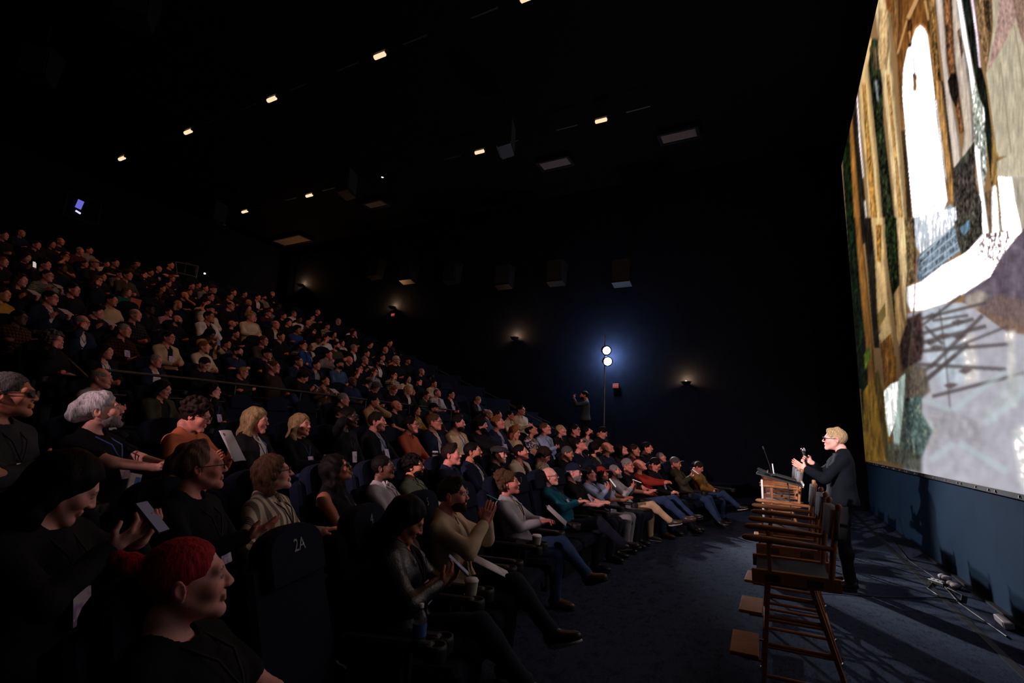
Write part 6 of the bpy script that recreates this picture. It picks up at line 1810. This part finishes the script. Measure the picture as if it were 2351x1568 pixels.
FAR = '''
242 808 5|lg k|a|black jacket / white|lap|4|lnp
357 830 5|sh g|a|navy jacket / white|lap|4|
469 836 5|sh d|a|black sweater|lap|-20 55|
558 856 5|sh l|a|dark sweater|cross|-4 70 18|gl
629 843 5|sh b|a|dark brown sweater|headR crossL|8 75|gl leg:jeans
697 864 5|hs d|a|black sweater|phone|-28 80|shorts
746 875 5|sh d|a|brown blazer / pink|paper|14|lnp
809 876 5|-|d|dark blue shirt|lap|2|
863 889 5|hs s|a|black sweater|lap|-22|gl
904 896 5|sh o|a|black sweater|lap|-25|
937 896 5|bo l|a|black blazer / white|lap|2|
979 909 5|sh d|a|green jacket / dark|lap|-18|gl
1004 903 5|bz s|a|light grey hoodie / grey|lap|12|
1036 906 5|sh k|a|black blazer / white|lap|10|gl ln
1097 923 5|sh l|a|dark jacket / grey|note|-22 70|
124 782 -|cu s|a|black sweater|chinR|0 60 -18|
188 741 -|fr g|a|navy blazer / white|chinR|0|gl lnp
285 760 -|sh g|a|plaid dark red shirt|lap|6|ln
387 776 -|sh k|a|beige blazer / black|lap|8|gl ln
469 797 -|pn o|a|cream sweater|lap|4 66|
546 808 -|sh k|a|dark blue shirt|cross|4|bd
605 783 -|sh b|a|olive shirt|lap|6|gl
613 814 -|bz k|a|plaid navy shirt|cross|4|cap:cap,black,p
685 830 -|sh d|a|dark blue shirt|chinL|6|gl
726 839 -|sh k|a|navy jacket / grey|lap|6|
779 838 -|bz k|a|denim shirt|lap|22|cap:cap,black bd
802 827 -|-|a|black tee|headR|-10 75|
824 847 -|sh k|a|black tee|chinR|4|gl
859 855 -|sh b|a|grey shirt|chinR|4|gl bd
904 862 -|sh k|a|plaid cream shirt|chinR|0|gl
936 870 -|lg k|a|cream tee|lap|10|
962 877 -|sh k|a|black shirt|chinR|2|
996 881 -|sh d|t|beige jacket / grey|lap|4|
968 858 -|sh g|a|black sweater|lap|6|
44 730 -|sh k|d|plaid brown shirt|cross|4|gl
116 685 -|sh d|a|navy blazer / white|paper|6|gl lnp
222 714 -|hs k|a|black sweater|paper|-4|
256 690 -|sh k|t|beige tee|lap|6|
310 724 -|fr g|a|plaid charcoal shirt|lap|4|
343 709 -|bz k|k|black hoodie / black|lap|4|cap:cap,black
407 735 -|-|a|black sweater|lap|4 66|bd
386 722 -|sh d|a|pink sweater|lap|6|
482 768 -|lg k|d|tan jacket / dark|phone|-20|
541 767 -|sh k|a|black tee|cross|4|st
533 744 -|-|a|black sweater|lap|32|
582 731 -|hs k|a|banded cream sweater|lap|10 50|gl lnp
520 794 -|cu k|t|patterned charcoal shirt|lap|4|
645 773 -|sh k|a|black jacket / dark|lap|2|
695 794 -|sh k|t|blue jacket / blue|chinR|10|stripes
709 804 -|bz k|d|cream jacket / black|lap|6|gl
729 792 -|bz d|d|cream hoodie / white|lap|4|cap:cap,dark
773 794 -|sh k|a|olive tee|lap|8|bd
754 814 -|sh d|a|grey shirt|paper|6|
682 757 -|hs k|m|blue shirt|cross|4|
718 772 -|lg k|a|black sweater|chinR|8|sg
749 777 -|sh d|a|white tee|chinR|0|
766 774 -|lg k|a|cream jacket / dark|lap|6|
785 788 -|lg k|a|cream jacket / white|lap|8|
813 800 -|sh g|a|black blazer / white|lap|6|gl
838 828 -|sh g|a|black sweater|paper|6|
871 833 -|sh k|t|black jacket / white|lap|8|gl bd
842 812 -|sh d|a|dark shirt|lap|10|
878 822 -|bz d|a|olive jacket / white|lap|4|
910 827 -|sh w|a|black sweater|lap|6|gl
906 843 -|bz d|a|orange jacket / dark|lap|6|cap:cap,dark_red
935 848 -|bz k|m|black sweater|lap|0|cap:cap,dark
881 853 -|-|a|black sweater|lap|-6|
894 808 -|sh d|a|plaid brown shirt|lap|-10|
850 790 -|hs k|a|black sweater|lap|-16|
812 765 -|lg d|a|black sweater|lap|6|
807 777 -|bz d|a|white tee|lap|4|cap:cap,dark gl
776 753 -|bo g|a|black sweater|lap|8|
751 754 -|bz k|a|floral charcoal shirt|lap|2|cap:cap,black
717 731 -|sh k|a|tan shirt|chinR|4|gl
728 734 -|sh g|a|dark sweater|lap|4|
707 749 -|-|a|patterned charcoal shirt|lap|2|
662 741 -|cu k|a|black sweater|lap|4|
633 746 -|fr g|a|dark jacket / cream|lap|8|
675 721 -|sh s|a|white shirt|lap|6|gl
687 734 -|sh k|d|white sweater|lap|4|
651 726 -|sh d|a|black sweater|lap|4|
619 729 -|sh d|a|grey shirt|chinR|4|
616 720 -|bz d|a|dark red sweater|lap|2|cap:cap,dark_red
639 715 -|bz k|k|black sweater|lap|4|cap:cap,black
604 703 -|sh k|a|grey shirt|lap|4|bd
624 690 -|sh g|a|black sweater|chinR|2|
592 683 -|sh k|a|black jacket / white|lap|2|
571 695 -|-|t|dark sweater|lap|2|
569 708 -|lg k|a|black sweater|lap|6|
577 720 -|cu l|a|cream sweater|lap|2|
562 676 -|sh k|a|dark sweater|lap|0|
536 672 -|sh d|a|dark shirt|lap|8|
528 681 -|sh k|t|dark sweater|lap|4|
530 695 -|fr d|a|black sweater|lap|4|gl
483 682 -|sh d|a|dark shirt|lap|2|gl
472 696 -|sh d|a|white tee|chinR|-4|
482 712 -|bz k|a|cream jacket / dark|lap|2|cap:cap,black
480 727 -|sh k|t|white jacket / dark|lap|2|gl
424 679 -|-|a|black tee|chinL|0|bd
409 700 -|wv l|a|black sweater|chinL|0|
361 691 -|sh k|d|dark shirt|lap|4|
372 669 -|sh d|a|dark sweater|lap|4|
385 661 -|sh k|a|patterned charcoal shirt|lap|4|
395 640 -|cu o|a|dark sweater|lap|6|
434 671 -|sh k|t|dark shirt|lap|2|
440 657 -|sh k|a|dark sweater|lap|4|
456 655 -|sh k|t|charcoal sweater|lap|4|
472 662 -|sh k|a|grey shirt|lap|4|
489 665 -|bz d|a|dark sweater|lap|2|cap:cap,dark_red
292 671 -|wv b|a|turquoise sweater|lap|4|
331 631 -|sh k|a|black sweater|chinR|4|
346 626 -|sh k|t|dark sweater|lap|2|
365 618 -|-|a|black sweater|lap|2|ln
394 595 -|sh d|a|black tee|cross|4|
315 605 -|bz k|a|dark sweater|lap|2|cap:cap,dark
307 611 -|sh k|d|dark sweater|lap|2|
275 630 -|bz d|a|plaid grey jacket / dark|lap|4|cap:cap,dark
294 626 -|sh k|t|patterned olive shirt|lap|2|
223 645 -|lg b|a|black sweater|chinR|4|gl
234 636 -|sh k|t|dark sweater|lap|2|
264 604 -|sh k|t|dark tee|cross|2|
243 612 -|sh d|a|white tee|lap|2|
217 607 -|bz d|a|dark sweater|lap|-2|cap:cap,tan
205 575 -|sh d|a|grey shirt|lap|2|
183 577 -|sh g|a|dark red sweater|lap|0|
193 615 -|sh d|a|navy tee|cross|4|
148 590 -|sh d|t|black tee|chinR|2|gl
143 616 -|sh k|d|dark sweater|lap|4|
168 666 -|bn k|a|black sweater|lap|2|
108 634 -|bz d|a|wavy green sweater|paper|8|gl by
103 608 -|cu d|a|dark sweater|lap|2|
139 555 -|fr g|a|dark tee|cross|2|
118 561 -|lg k|t|dark sweater|lap|2|
83 563 -|sh d|a|dark shirt|lap|2|
49 536 -|-|a|navy sweater|lap|2|
8 541 -|sh d|a|dark sweater|lap|2|
59 591 -|bo d|a|dark sweater|phone|-8|
6 602 -|sh o|a|dark shirt|lap|2|
46 644 -|wv d|a|black sweater|paper|2|
6 676 -|sh d|t|yellow sweater|lap|2|
'''
for grp, lod in ((HERO, 0), (MID, 1), (FAR, 2)):
    for line in grp.strip().splitlines():
        place(parse(line), lod)

# ------------------------------------------------------------------ labels of the audience
def count_words(s): return len(s.split())


for r in range(len(ROWS)):
    rowp = sorted([p for p in PEOPLE if p['row'] == r], key=lambda p: p['px'])
    for i, p in enumerate(rowp):
        col = p['color']; cl = p.get('cloth'); nm = {'tee': 'tee shirt', 'tank': 'sleeveless top', 'sweater': 'sweater', 'shirt': 'shirt', 'blazer': 'blazer', 'jacket': 'jacket', 'hoodie': 'hooded jacket'}[p['top']]
        wear = ' and cap' if p.get('cap') else (' and sunglasses' if p.get('glasses') == 'sun' else (' and glasses' if p.get('glasses') else ''))
        ar = ARM_WORDS[p['arms']]
        end = (ORD[i + 1] if i < 30 else 'last') + ' from left in the ' + ROWNAME[r]
        for cand in (f"person in {(cl + ' ') if cl else ''}{col} {nm}{wear}{ar}, {end}", f"person in {col} {nm}{ar}, {end}", f"person in {col} {nm}, {end}", f"person in {col} top, {end}"):
            if count_words(cand) <= 16: break
        tag(p['root'], cand, 'person', 'seated audience')

# ------------------------------------------------------------------ cinema seats
def seat_parts():
    P = []; th = .27
    P.append(('cushion', MB().box((0, -.14, .375), (.255, .27, .065), rotx(-.06), .035)))
    P.append(('backrest', MB().box((0, .245, .70), (.265, .055, .32), rotx(-th), .035)))
    hr = MB(); n = 14; V = []; pr = []
    for i in range(n + 1):
        t = PI * i / n; pr.append((.205 * math.cos(t), .115 * math.sin(t) ** .8))
    pr = [(.205, -.12)] + pr + [(-.205, -.12)]; m = len(pr); M = rotx(-th); c = np.array([0, .285, 1.02])
    for off, sc in ((-.055, .93), (-.035, 1.0), (.03, 1.0), (.045, .95)):
        V += [c + M @ np.array([x * sc, off, z * sc]) for x, z in pr]
    F = []
    for k in range(3):
        for i in range(m): F.append((k * m + i, k * m + (i + 1) % m, (k + 1) * m + (i + 1) % m, (k + 1) * m + i))
    F += [tuple(range(m - 1, -1, -1)), tuple(range(3 * m, 4 * m))]
    P.append(('headrest', hr.add(V, F)))
    for s in (-1, 1):
        a = MB().box((s * .283, -.09, .595), (.032, .22, .022), None, .012).box((s * .283, -.05, .33), (.022, .12, .25))
        a.lathe((s * .283, -.32, .595), [(.052, -.05), (.055, .0), (.05, .018), (.042, .018), (.042, -.045), (.0, -.045)], 14)
        P.append(('armrest', a))
    P.append(('base', MB().box((0, -.05, .155), (.2, .12, .155), None, .01)))
    out = []
    for nm, mb in P:
        me = mb.mesh(nm); me.materials.append(MATS['seat_fabric' if nm in ('cushion', 'backrest', 'headrest') else 'seat_plastic']); out.append((nm, me))
    return out


SEAT = seat_parts(); NUMS = {}
SEATS = []
for r in range(len(ROWS)):
    xs = sorted(float(p['seat_x']) for p in PEOPLE if p['row'] == r)
    if not xs: continue
    full = []
    for i, x in enumerate(xs):
        if i:
            gap = x - xs[i - 1]; nmis = int(round(gap / .62)) - 1
            for k in range(min(nmis, 4)): full.append(xs[i - 1] + gap * (k + 1) / (nmis + 1))
        full.append(x)
    full = sorted(full)
    for _ in range(40):                                       # seats in a row never overlap
        for i in range(1, len(full)):
            d = full[i] - full[i - 1]
            if d < .585:
                e = (.585 - d) / 2; full[i] += e; full[i - 1] -= e
    for x in full: SEATS.append((r, x, row_y(r, x) - .08))
SEATS = SEATS[:300]
_cnt = {}
for r, x, y in SEATS:
    _cnt[r] = _cnt.get(r, 0) + 1
    o = empty('cinema_seat', (x, y, ROWS[r][1]), row_yaw(x)); tag(o, f"dark navy cinema seat, {ORD[_cnt[r]]} from left in the {ROWNAME[r]}", 'seat', 'cinema seats in rows')
    for nm, me in SEAT: link(nm, me, o)
    NUMS.setdefault(r, []).append(o)


def number_on(o, txt, size=.075):
    me = text_mesh(txt, size, .0015); t = link('seat_number', me, o, 'ink_grey'); t.rotation_euler = (PI / 2 - .27, 0, 0)
    M = rotx(-.27); p = np.array([0, .285, 1.02]) + M @ np.array([0, -.058, .02]); t.location = p


def nearest_seat(r, px, py):
    return min(NUMS[r], key=lambda o: abs(proj(np.array(o.location) + rotz(o.rotation_euler.z) @ np.array([0, .24, 1.05]))[0] - px))


_used = set()
for r, px, py, tx in ((0, 690, 1207, '2A'), (0, 857, 1165, '4'), (0, 967, 1136, '5'), (1, 840, 1051, '6'), (2, 598, 898, '5'), (3, 452, 890, '5'), (0, 1106, 1150, '6'), (0, 1215, 1112, '7')):
    o = nearest_seat(r, px, py)
    if o.name in _used: continue
    _used.add(o.name); number_on(o, tx)

# ------------------------------------------------------------------ things held or set down
def by_px(x, y):
    return min(PEOPLE, key=lambda p: (p['px'] - x) ** 2 + (p['py'] - y) ** 2)


def held(name, sp, local, label, cat, parts, rot=None, group=None):
    """a thing held by a person: local position in the person's frame."""
    o = empty(name, world_pt(sp, local)); tag(o, label, cat, group)
    Rm = sp['R'] @ (rot if rot is not None else np.eye(3)); o.rotation_euler = Matrix(Rm.tolist()).to_euler()
    for nm, mb, mt in parts: mb.build(nm, mt, o)
    return o


def hands_mid(sp):
    S = sp['S']; a, b = S['arm']['R'], S['arm']['L']; return (a['wr'] + a['d'] * .09 + b['wr'] + b['d'] * .09) / 2


def phone_parts(glow='phone_glow'):
    return [('body', MB().box((0, 0, 0), (.037, .075, .0045), None, .003), 'black_plastic'), ('display', MB().box((0, 0, .0048), (.034, .071, .0006)), glow)]


def sheet(w, h, curl=.02, n=6):
    m = MB(); V = []; F = []
    for i in range(n + 1):
        for j in (0, 1):
            x = -w / 2 + w * i / n; V.append((x, -h / 2 + h * j, curl * math.sin(PI * i / n)))
    for i in range(n + 1):
        for j in (0, 1):
            x = -w / 2 + w * i / n; V.append((x, -h / 2 + h * j, curl * math.sin(PI * i / n) - .0012))
    b = 2 * (n + 1)
    for i in range(n):
        F += [(2 * i, 2 * i + 2, 2 * i + 3, 2 * i + 1), (b + 2 * i, b + 2 * i + 1, b + 2 * i + 3, b + 2 * i + 2), (2 * i, b + 2 * i, b + 2 * i + 2, 2 * i + 2), (2 * i + 1, 2 * i + 3, b + 2 * i + 3, b + 2 * i + 1)]
    F += [(0, 1, b + 1, b), (2 * n, b + 2 * n, b + 2 * n + 1, 2 * n + 1)]
    return m.add(V, F, True)


s = by_px(450, 955); held('paper_sheet', s, hands_mid(s) + np.array([0, -.05, .08]), 'white printed sheet held up by the person in orange sweater', 'paper', [('page', sheet(.2, .28, .01), 'white_paper'), ('heading', MB().box((-.03, .10, .006), (.04, .012, .0015)), 'ink_grey')], rotz(.15) @ rotx(1.0))
s = by_px(1040, 1137); p = s['S']['leg']['L']['knee'] * .55 + s['S']['hip'] * .45 + np.array([0, 0, .13])
held('booklet', s, p, 'open printed booklet on the lap of the person in beige jacket', 'booklet', [('left_page', sheet(.21, .28, .02), 'white_paper'), ('right_page', MB().add(*(lambda m: (m.v, m.f))(sheet(.20, .27, .03)), True), 'printed_page')], rotz(.5) @ rotx(.45))
held('pen', s, hands_mid(s) + np.array([.0, -.03, .09]), 'teal pen between the fingers of the person in beige jacket', 'pen', [('barrel', MB().tube([(0, -.06, 0), (0, .06, 0)], .0045, 6), 'teal_pen'), ('nib', MB().tube([(0, .06, 0), (0, .072, 0)], [.004, .001], 6), 'chrome')], rotx(.6) @ rotz(.8))
s = by_px(1168, 1110); held('programme', s, hands_mid(s) + np.array([0, -.07, .05]), 'folded programme held by the person in light grey blazer', 'booklet', [('cover', sheet(.15, .24, .015), 'cream_paper'), ('back_page', sheet(.14, .23, .035), 'white_paper'), ('corner', MB().box((0, .12, .01), (.03, .012, .002)), 'teal_pen')], rotz(.3) @ rotx(.7))
s = by_px(935, 1192); held('phone', s, hands_mid(s) + np.array([0, -.02, .045]), 'dark phone in the hands of the front row person in leather jacket', 'phone', phone_parts(), rotz(.2) @ rotx(.7))
s = by_px(152, 1118); held('phone', s, hands_mid(s) + np.array([0, -.02, .05]), 'dark phone held by the second row person at the left edge', 'phone', phone_parts(), rotx(.8))
s = by_px(1352, 1090); held('phone', s, hands_mid(s) + np.array([0, -.03, .05]), 'pale glowing phone held by the front row person in light blue shirt', 'phone', phone_parts('phone_white'), rotx(.9) @ rotz(.2))
s = by_px(1412, 1083); held('phone', s, hands_mid(s) + np.array([0, -.03, .05]), 'white phone held by the front row person in light grey shirt', 'phone', phone_parts('phone_white'), rotx(.3))
s = by_px(1551, 1064); held('phone', s, hands_mid(s) + np.array([0, -.03, .04]), 'lit phone held by the front row person in olive jacket', 'phone', phone_parts('phone_white'), rotx(.6))
s = by_px(697, 864); held('phone', s, hands_mid(s) + np.array([0, -.03, .04]), 'phone held by the bent person just behind the railing', 'phone', phone_parts(), rotx(.6))
s = by_px(482, 768); held('phone', s, hands_mid(s) + np.array([0, -.03, .06]), 'phone raised by the person in tan jacket', 'phone', phone_parts(), rotx(1.2))
s = by_px(59, 591); held('phone', s, hands_mid(s) + np.array([0, -.05, .06]), 'bright phone in the dark top rows at the left', 'phone', phone_parts('phone_white'), rotx(1.3))
for (x, y), lb in (((690, 976), 'white notepad on the lap of the third row person in black sweater'), ((746, 875), 'white sheet on the lap of the person in brown blazer'), ((1097, 923), 'white notepad held by the last person behind the railing'), ((116, 685), 'white sheet held by the person in navy blazer, top left'),
                   ((222, 714), 'white sheet held by the person in black sweater, upper left'), ((46, 644), 'white card held by the person in the dark, far left'), ((108, 634), 'pale card held by the person in wavy green sweater'), ((754, 814), 'white notepad held by the person in grey shirt'), ((838, 828), 'white notes held by the person in black sweater, upper right'), ((1249, 1045), 'white notepad held by the person in patterned beige shirt')):
    s = by_px(x, y); held('notepad', s, hands_mid(s) + np.array([0, -.06, .035]), lb, 'paper', [('pages', MB().box((0, 0, 0), (.075, .105, .006), None, .002), 'white_paper'), ('backing', MB().box((0, 0, -.008), (.077, .107, .002)), 'cream_paper')], rotx(.45))
s = by_px(124, 782); held('card', s, np.array([0, -.28, .72]), 'red and white card on the knee of the person beside the sloping handrail', 'card', [('front', MB().box((0, 0, 0), (.09, .05, .003)), 'card_red'), ('strip', MB().box((.06, 0, .004), (.03, .05, .001)), 'white_paper')], rotx(.3))
s = by_px(292, 671); held('folder', s, np.array([0, -.36, .80]), 'orange folder standing on the lap of the person in turquoise sweater', 'folder', [('cover', MB().box((0, 0, 0), (.13, .008, .17), None, .006), 'card_orange'), ('flap', MB().box((0, -.012, .06), (.12, .004, .09), None, .003), 'card_orange')], rotx(.2))
s = by_px(232, 944) if False else by_px(234, 944); held('pamphlet', s, np.array([-.22, -.36, .70]), 'blue and white pamphlet beside the third row person with a blue lanyard', 'booklet', [('cover', MB().box((0, 0, 0), (.05, .004, .10)), 'white_paper'), ('blue_panel', MB().box((.02, -.005, .0), (.022, .001, .08)), 'bottle_label')], roty(.2))


def cup(loc, label, dark=False):
    o = empty('coffee_cup', loc); tag(o, label, 'cup')
    MB().lathe((0, 0, 0), [(.028, 0), (.030, .004), (.041, .10), (.042, .105)], 16).build('cup_body', 'black_plastic' if dark else 'cream_paper', o)
    MB().lathe((0, 0, .105), [(.044, 0), (.045, .006), (.040, .010), (.038, .018), (.0, .019)], 16).build('lid', 'white_plastic', o)
    if not dark: MB().lathe((0, 0, .03), [(.0335, 0), (.0385, .05)], 16).build('sleeve', 'cream_paper', o)
    else: MB().lathe((0, 0, .05), [(.0372, 0), (.0388, .02)], 16).build('print_band', 'ink_grey', o)


s = by_px(1040, 1137); c = np.array([s['seat_x'] - .30, s['seat_y'] - .32, .56]); cup(c, 'white lidded coffee cup in the armrest holder beside the person in beige jacket')
s = by_px(1168, 1110); c = np.array([s['seat_x'] - .30, s['seat_y'] - .32, .56]); cup(c, 'white lidded coffee cup in the armrest holder beside the person in light grey blazer')
s = by_px(943, 977); a = s['S']['arm']['R']; cup(world_pt(s, a['wr'] + a['d'] * .10 + np.array([.02, -.03, .03])), 'dark paper cup held by the person in rust shirt', True)
s = by_px(935, 1192); c = np.array([s['seat_x'] - .30, s['seat_y'] - .33, .575]); o = empty('water_bottle', c); tag(o, 'clear water bottle with blue label in the armrest holder of the front row', 'bottle')
MB().lathe((0, 0, 0), [(.028, 0), (.032, .01), (.032, .05), (.030, .06), (.032, .07), (.032, .13), (.024, .155), (.012, .172), (.012, .18)], 16).build('bottle_body', 'water_plastic', o)
MB().lathe((0, 0, .06), [(.0328, 0), (.0328, .055)], 16).build('label_wrap', 'bottle_label', o); MB().lathe((0, 0, .18), [(.014, 0), (.014, .016), (.0, .017)], 12).build('bottle_cap', 'white_plastic', o)
# handbag on the floor before the front row
c = onz(1120, 1500, .0); V, Q = polygonize([pe((0, 0, .14), (.17, .12, .15), k=.05), pe((.0, .02, .20), (.13, .08, .10), k=.04)], .014, (), .014, (.008, 30, 1.1))
o = empty('handbag', (1.9, 1.2, 0)); tag(o, 'dark slouchy leather bag on the floor before the front row', 'bag')
link('bag_body', mesh_np('bag_body', V, Q), o, 'leather', (.012, .011, .012)); MB().tube([(-.1, 0, .24), (-.07, -.02, .38), (0, -.03, .42), (.07, -.02, .38), (.1, 0, .24)], .009, 6).build('strap', 'lanyard_black', o)
if 0:
    for p in PEOPLE[:66]: print('SC', int(p['px']), int(p['py']), p['row'] + 1, round(p['sc'], 2), [round(float(v), 2) for v in p['loc']])
